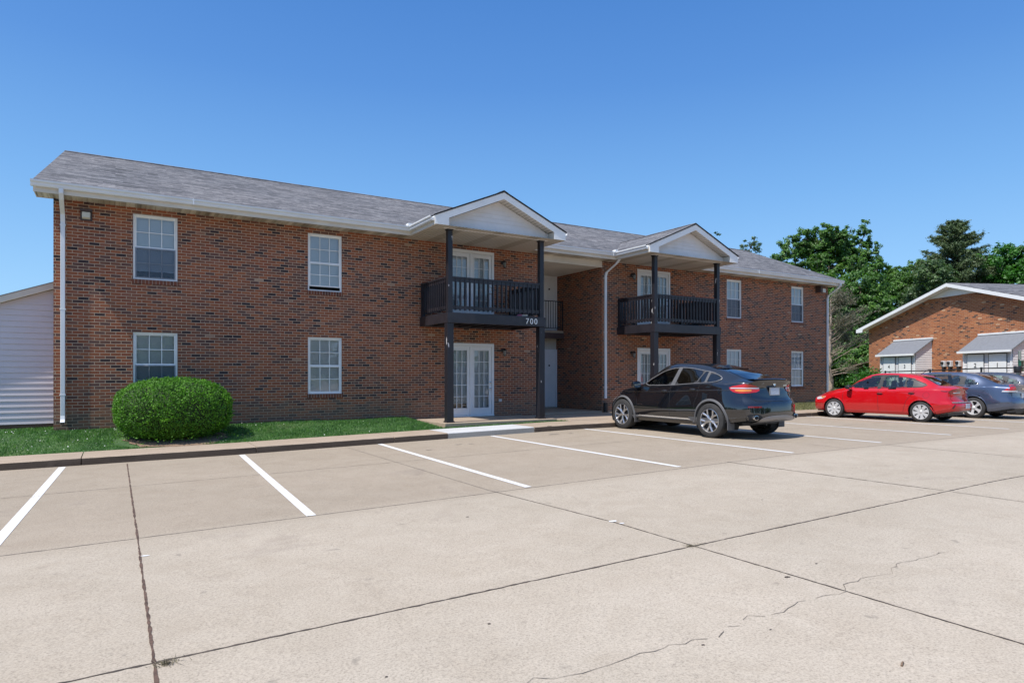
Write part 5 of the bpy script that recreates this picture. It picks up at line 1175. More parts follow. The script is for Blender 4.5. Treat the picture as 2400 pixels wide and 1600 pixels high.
    def body(s, name, mat, parent, cuts_side, cuts_back, wheels, wr, dlo=None):
        V, F = s.V, s.F; keep = []; dark = []; dlo = smooth_poly(dlo, 1) if dlo else None
        bb = [smooth_poly(c, 2) for c in cuts_side]; cb = [smooth_poly(c, 2) for c in cuts_back]
        for f in F:
            c = [sum(V[i][k] for i in f) / len(f) for k in range(3)]; a, b2 = Vector(V[f[1]]) - Vector(V[f[0]]), Vector(V[f[2]]) - Vector(V[f[0]]); n = a.cross(b2); n.normalize() if n.length else None
            drop = False
            if abs(c[1]) > .35 and c[2] < 1.0:
                for wx in wheels:
                    if math.hypot(c[0] - wx, c[2] - wr) < wr + .055 and abs(c[1]) > .5: drop = True
            if not drop and c[2] > .8 and abs(n.z) < .93 and abs(c[1]) > .4:
                for q in bb:
                    if inpoly((c[0], c[2]), q): drop = True; break
            if not drop and c[2] > .8:
                for q in cb:
                    if (q is cb[0]) == (c[0] < 0) and all(inpoly((V[i][1], V[i][0]), q) for i in f): drop = True; break
            if not drop: keep.append(f); dark.append(1 if dlo and c[2] > .8 and abs(c[1]) > .4 and abs(n.z) < .93 and inpoly((c[0], c[2]), dlo) else 0)
        b_ = MB(); b_.mesh(V, keep); o = b_.build(name, mat, parent, smooth=50)
        if dlo: o.data.materials.append(M['plasd']); o.data.polygons.foreach_set('material_index', dark)
        return o
def wheel(parent, x, y, r, w_, side, style, rimr, mats):
    """side: +1 outside is +y"""
    M0 = Matrix.Translation((x, y, r)) @ Matrix.Rotation(R(-90 * side), 4, 'X')   # local z -> outward
    b_ = MB(); h = w_ / 2; rr = rimr
    b_.lathe([(rr - .01, -h + .01), (rr + .015, -h), (r - .05, -h), (r - .012, -h + .02), (r, -h + .045), (r, -.03), (r - .006, -.028), (r - .006, -.018), (r, -.016), (r, .016), (r - .006, .018), (r - .006, .028), (r, .03), (r, h - .045), (r - .012, h - .02), (r - .05, h), (rr + .015, h + .002), (rr, h - .008)], 48, M0)
    t = b_.build('wheel', M['tyre'], parent, smooth=35)
    b_ = MB(); b_.lathe([(rr + .004, h - .006), (rr - .008, h - .002), (rr - .014, h - .012), (rr - .02, h - .06), (rr - .05, -h + .05), (rr - .01, -h + .01)], 40, M0)
    rm = M[mats]
    if style == 'Y':      # five forked double spokes
        for k in range(5):
            a = k * 2 * math.pi / 5 + .3
            for s_ in (-1, 1):
                for (r0, r1, w0, w1, da0, da1, z0_, z1_) in ((.05, rr * .55, .02, .018, .13, .11, h - .035, h - .03), (rr * .53, rr - .01, .019, .026, .11, .30, h - .03, h - .02)):
                    a0, a1 = a + s_ * da0, a + s_ * da1; p, q = Vector((r0 * math.cos(a0), r0 * math.sin(a0), 0)), Vector((r1 * math.cos(a1), r1 * math.sin(a1), 0)); d = (q - p).normalized(); nn_ = Vector((-d.y, d.x, 0))
                    v = [p - nn_ * w0, q - nn_ * w1, q + nn_ * w1, p + nn_ * w0]; top = [Vector((e.x, e.y, z_)) for e, z_ in zip(v, (z0_, z1_, z1_, z0_))]; mid = [(p + nn_ * 0 + Vector((0, 0, z0_ + .012))), (q + Vector((0, 0, z1_ + .012)))]
                    lo = [e - Vector((0, 0, .03)) for e in top]; al = [M0 @ e for e in top + lo + mid]
                    b_.mesh(al, [(0, 1, 9, 8), (8, 9, 2, 3), (0, 4, 5, 1), (3, 2, 6, 7), (4, 7, 6, 5), (0, 8, 3, 7, 4)])
    elif style == 'cover':  # plastic cover with broad petals
        b_.lathe([(.0, h - .02), (.075, h - .02), (.075, h - .035)], 20, M0)
        for k in range(8):
            a = k * math.pi / 4 + .2; w0, w1 = .028, .052
            v = [(.06, -w0), (rr - .012, -w1), (rr - .012, w1), (.06, w0)]; top = [(u * math.cos(a) - q * math.sin(a), u * math.sin(a) + q * math.cos(a), h - (.02 if u < .1 else .012)) for u, q in v]; lo = [(p[0], p[1], p[2] - .02) for p in top]
            b_.mesh([M0 @ Vector(p) for p in top + lo], [(0, 1, 2, 3), (0, 4, 5, 1), (1, 5, 6, 2), (2, 6, 7, 3), (3, 7, 4, 0)])
    else:                  # five broad spokes
        for k in range(5):
            a = k * 2 * math.pi / 5 + .1; w0, w1 = .036, .062
            v = [(.05, -w0), (rr * .6, -w0 * .95), (rr - .012, -w1), (rr - .012, w1), (rr * .6, w0 * .95), (.05, w0)]; top = [(u * math.cos(a) - q * math.sin(a), u * math.sin(a) + q * math.cos(a), h - (.03 if u < .1 else .02 if u < rr * .8 else .01)) for u, q in v]; lo = [(p[0], p[1], p[2] - .03) for p in top]
            b_.mesh([M0 @ Vector(p) for p in top + lo], [(0, 1, 4, 5), (1, 2, 3, 4)] + [(i, 6 + i, 6 + (i + 1) % 6, (i + 1) % 6) for i in range(6)])
    b_.lathe([(0, h - .008), (.032, h - .010), (.05, h - .022), (.06, h - .05), (0, h - .055)], 20, M0)
    b_.build('rim', rm, t, smooth=30)
    b_ = MB(); b_.lathe([(0, h - .09), (rr - .06, h - .09), (rr - .06, h - .10), (0, h - .10)], 28, M0); b_.lathe([(0, -h + .04), (rr - .03, -h + .04), (rr - .03, -h + .05), (0, -h + .05)], 24, M0); b_.build('brake_disc', M['plasd'], t)
    return t
def arch_trim(parent, car, wx, wr, rad, w_, mat, a0=-20, a1=200, r_=.016, name='arch_trim', side=1, off=.002):
    pts = [(wx + rad * math.cos(R(a)), wr + rad * math.sin(R(a))) for a in np.linspace(a0, a1, 30)]
    if w_:   # flat flared band
        V = []; F = []
        for a in np.linspace(a0, a1, 36):
            for k, rr in enumerate((rad - .02, rad, rad + w_ * .6, rad + w_)):
                h = car.hit((wx + rr * math.cos(R(a)), 3 * side, max(.16, wr + rr * math.sin(R(a)))), (0, -side, 0), (.006, .02, .018, .002)[k]); V.append((h.x, h.y - (.09 * side if k == 0 else 0), h.z))
        F = [(4 * i + k, 4 * i + 4 + k, 4 * i + 5 + k, 4 * i + 1 + k) for i in range(35) for k in range(3)]
        b_ = MB(); b_.mesh(V, F); return b_.build(name, mat, parent, smooth=60)
    b_ = MB(); b_.tube([car.hit((p[0], 3 * side, max(.14, p[1])), (0, -side, 0), off) for p in pts], r_, 8); return b_.build(name, mat, parent, smooth=True)
def liner(parent, xs_, r, yin, yout):
    for wx in xs_:
        for s_ in (-1, 1):
            b_ = MB(); n = 20; V = []
            for i in range(n + 1):
                a = R(-25 + 230 * i / n)
                for y in (yin, yout): V.append((wx + (r + .075) * math.cos(a), s_ * y, r + (r + .075) * math.sin(a)))
            b_.mesh(V, [(2 * i, 2 * i + 1, 2 * i + 3, 2 * i + 2) for i in range(n)]); b_.mesh([(wx + (r + .075) * math.cos(R(-25 + 230 * i / n)), s_ * yin, r + (r + .075) * math.sin(R(-25 + 230 * i / n))) for i in range(n + 1)], [tuple(range(n + 1))])
            b_.build('wheel_well', M['dark'], parent)
def cabin(parent, x0, x1, zf, zbelt, w_, seats, mat='seat', wheel_at=None):
    b_ = MB(); b_.box(x0, x1, -w_, w_, zf, zf + .05); b_.box(x0 - .02, x0, -w_, w_, zf, zbelt - .02); b_.box(x1, x1 + .25, -w_, w_, zf, zbelt - .04)
    for s_ in (-1, 1): b_.box(x0, x1, s_ * w_, s_ * (w_ - .04), zf, zbelt - .05)
    b_.build('cabin_floor', M['dark'], parent)
    for sx, ys_, wd, top in seats:
        for y in ys_:
            b_ = MB(); b_.box(sx - .05, sx + .5, y - wd, y + wd, zf + .1, zf + .32)
            b_.prism([(sx - .1, y - wd, zf + .28), (sx + .06, y - wd, zf + .28), (sx - .12, y - wd, top - .18), (sx - .24, y - wd, top - .18)], (0, 2 * wd, 0)); b_.prism([(sx - .16, y - .13, top - .2), (sx - .07, y - .13, top - .2), (sx - .10, y - .12, top), (sx - .19, y - .12, top)], (0, .25, 0))
            b_.build('seat', M[mat], parent, bevel=.035)
    if wheel_at:
        x, y, z = wheel_at; Mx = Matrix.Translation((x, y, z)) @ Matrix.Rotation(R(-65), 4, 'Y'); b_ = MB(); b_.tube([Mx @ Vector((.18 * math.cos(t), .18 * math.sin(t), 0)) for t in np.linspace(0, 2 * math.pi, 28)], .014, 8, cap=False); b_.tube([Mx @ Vector((-.17, 0, 0)), Mx @ Vector((.17, 0, 0))], .02, 6); b_.build('steering_wheel', M['plasd'], parent, smooth=True)
M['seat'] = simple('seat_fabric', (.06, .06, .065), .8); M['plate'] = simple('licence_plate', (.55, .6, .68), .4, var=.2, sc=30)
M['bumpin'] = M['plasd']
def mirror_(parent, x, y, z, sz, mat, glassm='chrome'):
    for s_ in (-1, 1):
        b_ = MB(); Mx = Matrix.Translation((x, s_ * y, z)); v = []
        for xx, sc_ in ((-.075, .92), (-.05, 1.0), (.02, .92), (.08, .55)):
            for t in np.linspace(0, 2 * math.pi, 16, endpoint=False): c, q = math.cos(t), math.sin(t); v.append(Mx @ Vector((xx, sz * sc_ * np.sign(c) * abs(c) ** .6, sz * .72 * sc_ * np.sign(q) * abs(q) ** .6)))
        b_.mesh(v, [(16 * i + k, 16 * i + (k + 1) % 16, 16 * i + 16 + (k + 1) % 16, 16 * i + 16 + k) for i in range(3) for k in range(16)] + [tuple(range(15, -1, -1)), tuple(range(48, 64))])
        b_.prism([(x - .03, s_ * (y - sz * .6), z - sz * .6), (x + .05, s_ * (y - sz * .6), z - sz * .6), (x + .03, s_ * (y - .20), z - sz * .75), (x - .03, s_ * (y - .20), z - sz * .75)], (0, 0, .045))
        m_ = b_.build('wing_mirror', M[mat], parent, smooth=45)
        b_ = MB(); b_.poly([Mx @ Vector((-.077, sz * .84 * np.sign(math.cos(t)) * abs(math.cos(t)) ** .6, sz * .6 * np.sign(math.sin(t)) * abs(math.sin(t)) ** .6)) for t in np.linspace(0, 2 * math.pi, 20, endpoint=False)]); b_.build('mirror_glass', M['mirr'], m_)
M['mirr'] = simple('mirror_glass', (.55, .65, .62), .03, 1, var=.02)
def handle(parent, car, x, z, mat, n=2, L=.2):
    for s_ in (1, -1):
        p = [car.hit((x + dx, 3 * s_, z + dz), (0, -s_, 0), o) for dx, dz, o in ((-L / 2, 0, -.005), (-L / 2 + .02, .002, .03), (0, .006, .038), (L / 2 - .02, .004, .03), (L / 2, .002, -.005))]
        b_ = MB(); b_.tube(p, .013, 8); b_.build('door_handle', M[mat], parent, smooth=True)
        c_ = car.patch('handle_recess', [(x - L * .42, z - .035), (x + L * .42, z - .035), (x + L * .42, z + .035), (x - L * .42, z + .035)], 'L' if s_ > 0 else 'R', M['plasd'], parent, .002)
def under(parent, L0, L1, w_, z):
    b_ = MB(); b_.box(L0, L1, -w_, w_, z, z + .12); b_.box(L0 + .3, L0 + .9, -.5, .3, z - .05, z); b_.tube([(L0 + .1, -.35, z - .02), (0, -.2, z - .02), (L1 - .4, -.2, z - .02)], .03, 8)
    for x in (L0 + .9, L1 - .8): b_.tube([(x, -w_ - .05, .3), (x, w_ + .05, .3)], .04, 8)
    b_.build('underbody', M['plasd'], parent)
# ======= black coupe suv
def build_suv():
    t = thing('parked_suv', 'glossy black coupe style suv with silver alloy wheels parked in front of the second porch', 'suv', (12.28, -5.62, -.2), R(90.5), local=True)
    K = dict(zb=([-2.46, -1.9, -1.4, 1.6, 2.1, 2.44], [.42, .33, .25, .25, .28, .36]),
             wm=([-2.46, -2.2, -1.8, -1.38, -.7, .8, 1.55, 2.0, 2.3, 2.44], [.86, .95, .985, .99, .965, .965, .985, .95, .86, .74]),
             zm=([-2.46, -1.4, 0, 1.5, 2.44], [.70, .74, .68, .70, .60]),
             wh=([-2.46, -2.0, -1.4, -.6, .6, 1.4, 2.0, 2.44], [.78, .88, .935, .915, .905, .90, .80, .62]),
             zh=([-2.46, -2.1, -1.4, -.5, .8, 1.5, 2.0, 2.3, 2.44], [1.10, 1.16, 1.18, 1.13, 1.06, 1.0, .90, .80, .74]),
             wg=([-2.46, -2.1, -1.4, -.5, .7, 1.2, 1.8, 2.2, 2.44], [.70, .78, .83, .865, .865, .82, .66, .55, .48]),
             zg=([-2.46, -2.15, -1.6, -1, 0, .8, 1.2, 1.8, 2.2, 2.44], [1.22, 1.25, 1.25, 1.22, 1.16, 1.11, 1.09, .99, .88, .79]),
             wr=([-2.46, -2.1, -1.7, -1.2, -.5, 0, .35, .8, 1.0, 1.5, 2.2, 2.44], [.55, .58, .60, .61, .62, .62, .62, .70, .72, .60, .42, .36]),
             zr=([-2.46, -2.25, -2.0, -1.6, -1.2, -.6, -.1, .25, .6, 1.0, 1.4, 2.0, 2.3, 2.44], [1.27, 1.285, 1.32, 1.42, 1.515, 1.605, 1.625, 1.59, 1.43, 1.17, 1.10, .99, .88, .81]),
             zt=([-2.46, -2.3, -2.0, -1.6, -1.2, -.6, -.1, .25, .6, 1.0, 1.4, 2.0, 2.3, 2.44], [1.29, 1.31, 1.365, 1.47, 1.565, 1.665, 1.69, 1.66, 1.50, 1.215, 1.14, 1.03, .91, .83]))
    rear = lambda z, y: float(pchip([.2, .35, .5, .72, .82, .88, 1.0, 1.16, 1.24, 1.3, 1.5], [-2.30, -2.40, -2.44, -2.43, -2.40, -2.34, -2.31, -2.27, -2.33, -2.33, -2.3], z)) + .30 * (y / .95) ** 3.2
    front = lambda z, y: float(pchip([.2, .4, .6, .75, .9], [2.36, 2.44, 2.44, 2.38, 2.25], z)) - .35 * (y / .9) ** 2.6
    c = Car(K, -2.46, 2.44, rear, front)
    fw = [(.92, 1.135), (.60, 1.345), (.30, 1.49), (.0, 1.555), (-.19, 1.565), (-.10, 1.16)]
    rw = [(-.20, 1.175), (-.28, 1.565), (-.60, 1.555), (-.98, 1.49), (-.86, 1.225)]; rw2 = [(-.89, 1.225), (-1.01, 1.48), (-1.10, 1.46), (-1.10, 1.235)]
    qw = [(-1.15, 1.24), (-1.15, 1.45), (-1.42, 1.365), (-1.52, 1.31), (-1.38, 1.25)]
    rear_c = [(-.50, -1.33), (.50, -1.33), (.56, -2.18), (.3, -2.22), (-.3, -2.22), (-.56, -2.18)]; rear_c = [(y, x) for y, x in rear_c]
    ws = [(-.52, .32), (.52, .32), (.64, .98), (-.64, .98)]
    bd = c.body('body', M['p_black'], t, [fw, rw, rw2, qw], [rear_c, ws], (1.55, -1.38), .385, fw[:5] + [(-.24, 1.575)] + rw[2:4] + [(-1.15, 1.47), (-1.44, 1.38), (-1.55, 1.31), (-1.38, 1.235)] + [(-.9, 1.21), (-.15, 1.155)])
    for nm, q, m in (('front_side_window', fw, 'cglass'), ('rear_side_window', rw, 'cdark'), ('rear_side_window', rw2, 'cdark'), ('quarter_window', qw, 'cdark')):
        for v_ in ('L', 'R'): c.patch(nm, q, v_, M[m], t, .003)
    c.patch('rear_window', [(x, y) for y, x in rear_c], 'T', M['crear'], t, .006); c.patch('windscreen', [(x, y) for y, x in ws], 'T', M['cglass'], t, .004)
    tr = fw[:5] + [(-.24, 1.575)] + rw[2:4] + [(-1.15, 1.47), (-1.44, 1.38), (-1.55, 1.31), (-1.38, 1.235)] + [(-.9, 1.21), (-.15, 1.155)]
    for v_ in ('L', 'R'):
        c.line('window_trim', tr, v_, M['silverp'], t, .0085, .004, True, sm=1)
        b0 = [[(-.135, 1.15), (-.225, 1.57)], [(-1.125, 1.19), (-1.125, 1.45)]]
        c.patch('door_pillar', [(-.08, 1.15), (-.18, 1.58), (-.29, 1.575), (-.215, 1.15)], v_, M['plas'], t, .006, 0); c.patch('door_pillar', [(-1.095, 1.235), (-1.09, 1.475), (-1.16, 1.455), (-1.16, 1.235)], v_, M['plas'], t, .006, 0)
        c.line('window_divider', [(-.875, 1.22), (-1.0, 1.49)], v_, M['plas'], t, .012, .004)
        for q in ([(1.02, 1.11), (1.02, .42), (.92, .36)], [(-.11, 1.14), (-.12, .36)], [(-1.02, 1.17), (-.98, .95), (-.90, .75), (-.86, .5), (-.93, .36)]): c.line('door_seam', q, v_, M['dark'], t, .0055, -.002)
        # sill, step and mud flaps
        c.patch('side_skirt', [(1.05, .24), (1.05, .36), (-.86, .36), (-.86, .24)], v_, M['plas'], t, .014, 0)
        c.patch('step_strip', [(.98, .372), (.90, .405), (-.72, .405), (-.80, .372)], v_, M['chrome'], t, .022, 0)
        c.line('body_crease', [(1.5, .97), (.9, .985), (0, 1.0), (-1, 1.05), (-1.9, 1.07)], v_, M['p_black'], t, .012, -.003)
    c.line('boot_seam', [(-.64, 1.26), (-.68, .90), (-.58, .835), (.58, .835), (.68, .90), (.64, 1.26)], 'B', M['dark'], t, .006, -.001)
    for wx in (1.55, -1.38):
        for s_ in (1, -1): arch_trim(t, c, wx, .385, .435, .05, M['plas'], -22 if wx < 0 else -18, 200, side=s_)
    for wx, y in ((1.55, .86), (-1.38, .875)):
        for s_ in (1, -1): wheel(t, wx, s_ * (y - .0), .385, .28 if wx < 0 else .26, s_, 'Y', .262, 'alu')
        for s_ in (1, -1):
            b_ = MB(); b_.box(wx - .49, wx - .465, s_ * .76, s_ * .975, .20, .46); b_.build('mud_flap', M['plas'], t, bevel=.008)
    liner(t, (1.55, -1.38), .385, .55, .93); under(t, -1.95, 2.2, .60, .30)
    # tail lamps wrapping the corner
    for s_, vw in ((1, 32), (-1, -32)):
        g_ = lambda L: [(a * s_, z) for a, z in L]
        c.patch('tail_light', g_([(.32, 1.138), (.05, 1.205), (-.10, 1.20), (-.30, 1.13), (-.28, 1.03), (.11, 1.0), (.24, 1.02), (.30, 1.07)]), vw, M['tail'], t, .010, 1)
        ln = c.patch('light_bar', g_([(.29, 1.10), (-.28, 1.10), (-.28, 1.125), (.29, 1.12)]), vw, M['clear'], t, .016, 0)
        c.patch('indicator', g_([(.23, 1.085), (-.10, 1.085), (-.10, 1.04), (.20, 1.035)]), vw, M['orange'], t, .015, 1)
        c.patch('reflector', g_([(.02, .70), (-.29, .70), (-.29, .73), (.02, .73)]), vw, M['dred'], t, .008, 0)
    c.patch('bumper_lower', [(-.60, .42), (-.42, .34), (.42, .34), (.60, .42), (.50, .50), (.2, .53), (-.2, .53), (-.50, .50)], 'B', M['silverp'], t, .016, 1)
    for s_ in (1, -1):
        c.patch('bumper_trim', [(s_ * .98, .30), (s_ * .60, .30), (s_ * .60, .44), (s_ * .98, .44)], 24 * s_ if s_ > 0 else -24, M['plas'], t, .008, 0)
    c.patch('exhaust_recess', [(.54, .41), (.80, .41), (.84, .49), (.80, .56), (.58, .56), (.50, .49)], 'B', M['dark'], t, .004, 1); c.patch('exhaust_recess', [(-.54, .41), (-.80, .41), (-.84, .49), (-.80, .56), (-.58, .56), (-.50, .49)], 'B', M['dark'], t, .004, 1)
    for s_ in (1, -1):
        h = c.hit((-5, s_ * .67, .485), (1, 0, 0), 0); b_ = MB(); b_.lathe([(.042, -.10), (.048, .0), (.050, .03), (.042, .032), (.038, .0), (.038, -.1)], 22, Matrix.Translation(h) @ Matrix.Rotation(R(-90), 4, 'Y') @ Matrix.Diagonal((1, 1.5, 1, 1))); b_.build('exhaust_tip', M['chrome'], t, smooth=40)
    # spoiler lip and roof edge
    b_ = MB(); P_ = []
    for y in np.linspace(-.56, .56, 15):
        e = -.0; x0 = -2.30 + .22 * (abs(y) / .7) ** 3; P_ += [(x0 + .16, y, c.hit((x0 + .16, y, 3), (0, 0, -1), .002).z), (x0 - .02, y, 1.325 - .02 * abs(y)), (x0 - .04, y, 1.31 - .02 * abs(y)), (x0 + .0, y, 1.285 - .02 * abs(y))]
    b_.mesh(P_, [(4 * i + k, 4 * i + 1 + k, 4 * i + 5 + k, 4 * i + 4 + k) for i in range(14) for k in range(3)]); b_.build('boot_spoiler', M['p_black'], t, smooth=50)
    b_ = MB(); P_ = []
    for y in np.linspace(-.55, .55, 13):
        x0 = -1.30 + .10 * (abs(y) / .55) ** 2; z0_ = c.hit((x0 + .2, y, 3), (0, 0, -1), .001).z; z1_ = c.hit((x0, y, 3), (0, 0, -1), .012).z; P_ += [(x0 + .2, y, z0_), (x0 - .03, y, z1_), (x0 + .0, y, z1_ - .018)]
    b_.mesh(P_, [(3 * i + k, 3 * i + 1 + k, 3 * i + 4 + k, 3 * i + 3 + k) for i in range(12) for k in range(2)]); b_.build('roof_spoiler', M['p_black'], t, smooth=50)
    # badge, plate, lettering
    h = c.hit((-5, 0, 1.205), (1, 0, 0), .004); b_ = MB(); b_.lathe([(0, .006), (.03, .006), (.036, .008), (.042, .006), (.044, 0), (0, 0)], 24, Matrix.Translation(h) @ Matrix.Rotation(R(-90), 4, 'Y')); b_.build('badge', M['chrome'], t, smooth=30)
    h = c.hit((-5, 0, 1.045), (1, 0, 0), .012); b_ = MB(); b_.box(h.x - .012, h.x, -.155, .155, .965, 1.12); pl = b_.build('licence_plate', M['plate'], t, bevel=.004)
    b_ = MB(); 
    for q in ((-.165, .165, .955, .968), (-.165, .165, 1.117, 1.13)): b_.box(h.x - .018, h.x + .004, *q)
    for q in ((-.165, -.152, .968, 1.117), (.152, .165, .968, 1.117)): b_.box(h.x - .018, h.x + .004, *q)
    b_.build('plate_frame', M['silverp'], pl)
    b_ = MB(); 
    for k, y in enumerate((-.38, -.43, -.48)): hh = c.hit((-5, y, 1.17), (1, 0, 0), .003); b_.box(hh.x - .004, hh.x + .002, y - .016, y + .016, 1.155, 1.185)
    b_.build('boot_lettering', M['chrome'], t)
    mirror_(t, .98, 1.035, 1.155, .125, 'p_black'); handle(t, c, .08, 1.01, 'p_black', L=.21); handle(t, c, -.82, 1.06, 'p_black', L=.21)
    b_ = MB(); v = [(-.98, 0, 1.60)]; b_.mesh([(-.94, -.028, 1.615), (-.94, .028, 1.615), (-1.12, .024, 1.57), (-1.12, -.024, 1.57), (-1.08, .006, 1.64), (-1.08, -.006, 1.64), (-1.12, -.008, 1.635), (-1.12, .008, 1.635)], [(0, 1, 4, 5), (5, 4, 7, 6), (1, 2, 7, 4), (3, 0, 5, 6), (2, 3, 6, 7)]); b_.build('roof_antenna', M['p_black'], t, bevel=.006)
    for s_, v_ in ((1, 'L'), (-1, 'R')):
        c.patch('fender_vent', [(1.10, .955), (1.18, .985), (1.12, .985), (1.06, .965)], v_, M['chrome'], t, .01, 0)
        c.patch('side_badge', [(.98, .66), (.80, .66), (.80, .672), (.98, .672)], v_, M['chrome'], t, .004, 0)
        c.patch('side_indicator', [(2.16, .60), (2.26, .60), (2.26, .63), (2.16, .63)], v_, M['orange'], t, .01, 0)
        c.patch('headlight', [(1.98, .87), (2.30, .74), (2.30, .66), (2.06, .72)], v_, M['clear'], t, .008)
    c.patch('front_grille', [(-.42, .55), (.42, .55), (.46, .74), (-.46, .74)], 'F', M['plasd'], t, .01)
    cabin(t, -1.1, .85, .45, 1.1, .78, ((.15, (.38, -.38), .25, 1.40), (-.75, (.36, -.36), .3, 1.30)), wheel_at=(.62, .38, 1.08))
    return t
build_suv()
# ======= red sedan
def sedan(name, label, loc, rz_, pm, dims, wl, rimr, wstyle, wmat, windows, lights, gl='cglass', group=None):
    t = thing(name, label, 'car', loc, rz_, group, local=True); d = dims; L0, L1, W, H = d['L0'], d['L1'], d['W'], d['H']
    K = dict(zb=([L0, L0 + .5, -1, 1, L1], [.34, .24, .19, .19, .24]),
             wm=([L0, L0 + .25, L0 + .7, -.3, .9, L1 - .45, L1 - .15, L1], [W - .13, W - .035, W - .005, W - .02, W - .015, W - .03, W - .13, W - .22]),
             zm=([L0, 0, L1], [.58, .56, .50]),
             wh=([L0, L0 + .5, -.8, .8, L1 - .5, L1], [W - .17, W - .07, W - .05, W - .055, W - .12, W - .30]),
             zh=d['zh'], wg=([L0, L0 + .6, -.8, .7, 1.1, L1 - .3, L1], [W - .26, W - .14, W - .10, W - .10, W - .16, W - .36, W - .42]),
             zg=d['zg'], wr=d['wr'], zr=d['zr'], zt=d['zt'])
    rear = lambda z, y: float(pchip(d['rear'][0], d['rear'][1], z)) + d.get('rc', .26) * (y / W) ** 3
    front = lambda z, y: L1 - .05 + .05 * float(pchip([.2, .45, .6, .8], [.2, 1, .6, -1.6], z)) - .34 * (y / W) ** 2.5
    c = Car(K, L0, L1, rear, front, nx=120)
    bd = c.body('body', M[pm], t, windows, [[(y, x) for y, x in d['rg']], d['ws']], wl, d['r'], d['trim'])
    names = d['wnames']
    for nm, q in zip(names, windows):
        for v_ in ('L', 'R'): c.patch(nm, q, v_, M[gl], t, .003)
    sw = lambda L: L
    c.patch('rear_window', [(x, y) for y, x in d['rg']], 'T', M['crear'], t, .005); c.patch('windscreen', [(x, y) for y, x in d['ws']], 'T', M['cglass'], t, .004)
    for v_ in ('L', 'R'):
        c.line('window_trim', d['trim'], v_, M[d.get('trimm', 'plasd')], t, .009, .003, True, sm=1)
        for q in d['pillars']: c.patch('door_pillar', q, v_, M['plasd'], t, .005, 0)
        for q in d['seams']: c.line('door_seam', q, v_, M['dark'], t, .005, -.002)
        if 'fuel' in d and v_ == 'L': fx, fz = d['fuel']; c.line('fuel_flap', [(fx + .085 * math.cos(a), fz + .085 * math.sin(a)) for a in np.linspace(0, 6.28, 20)[:-1]], v_, M['dark'], t, .003, -.001, True)
    for q in d['bseams']: c.line('boot_seam', q, 'B', M['dark'], t, .005, -.001)
    for wx in wl:
        for s_ in (1, -1): arch_trim(t, c, wx, d['r'], d['r'] + .052, 0, M[pm], -14, 194, .012, side=s_); wheel(t, wx, s_ * (W - .115), d['r'], .20, s_, wstyle, rimr, wmat)
    liner(t, wl, d['r'], .48, W - .06); under(t, L0 + .3, L1 - .2, W - .32, .2)
    lights(c, t)
    mirror_(t, d['mir'][0], W + .06, d['mir'][1], .10, d.get('mirm', pm)); 
    for x, z in d['handles']: handle(t, c, x, z, pm, L=.18)
    cabin(t, -1.0, .8, .34, d['belt'], W - .14, ((.1, (.36, -.36), .23, H - .24), (-.72, (.34, -.34), .28, H - .36)), wheel_at=(.5, .36, d['belt'] + .02))
    return t, c
def red_lights(c, t):
    for s_, vw in ((1, 32), (-1, -32)):
        g_ = lambda L: [(a * s_, z) for a, z in L]
        c.patch('tail_light', g_([(.28, .935), (.0, .935), (-.2, .955), (-.42, .945), (-.43, .86), (-.2, .845), (.0, .865)]), vw, M['dred'], t, .008, 1)
        c.patch('tail_lens', g_([(-.05, .93), (-.22, .94), (-.26, .89), (-.06, .885)]), vw, M['tail'], t, .012, 1)
        c.patch('light_bar', g_([(-.08, .858), (-.40, .868), (-.40, .888), (-.09, .882)]), vw, M['clear'], t, .014, 0)
        c.patch('bumper_slot', g_([(.06, .42), (.01, .42), (-.09, .54), (-.05, .54)]), vw, M['plasd'], t, .006, 0)
    c.patch('bumper_lower', [(-.66, .22), (.66, .22), (.72, .30), (.58, .36), (-.58, .36), (-.72, .30)], 'B', M['silverp'], t, .012, 1)
    c.patch('bumper_strip', [(-.66, .575), (.66, .575), (.66, .60), (-.66, .60)], 'B', M['silverp'], t, .02, 0)
    h = c.hit((-5, 0, .49), (1, 0, 0), .01); b_ = MB(); b_.box(h.x - .012, h.x, -.15, .15, .42, .56); b_.build('licence_plate', M['plate'], t, bevel=.004)
    cu = bpy.data.curves.new('n', 'FONT'); cu.body = 'KIA'; cu.size = .09; cu.extrude = .003; cu.align_x = 'CENTER'; tmp = bpy.data.objects.new('tmp', cu); col.objects.link(tmp); bpy.context.view_layer.update()
    me = bpy.data.meshes.new_from_object(tmp.evaluated_get(bpy.context.evaluated_depsgraph_get())); bpy.data.objects.remove(tmp)
    h = c.hit((-5, 0, .96), (1, 0, 0), .006); me.transform(Matrix.Translation((h.x, 0, .935)) @ Matrix.Rotation(R(-90), 4, 'Z') @ Matrix.Rotation(R(90), 4, 'X')); me.materials.clear(); me.materials.append(M['chrome'])
    o = bpy.data.objects.new('boot_lettering', me); col.objects.link(o); o.parent = t
    b_ = MB(); b_.tube([(-.95, 0, 1.41), (-1.0, 0, 1.44), (-1.18, 0, 1.56)], .008, 6); b_.build('roof_antenna', M['plasd'], t)
    for v_ in ('L', 'R'): c.patch('headlight', [(1.55, .70), (2.0, .66), (1.98, .57), (1.72, .60)], v_, M['clear'], t, .006); c.patch('side_indicator', [(1.60, .685), (1.80, .675), (1.76, .63), (1.66, .64)], v_, M['orange'], t, .010, 1)
    c.line('boot_chrome_strip', [(-.5, .72), (-.42, .72)], 'B', M['chrome'], t, .008, .004)
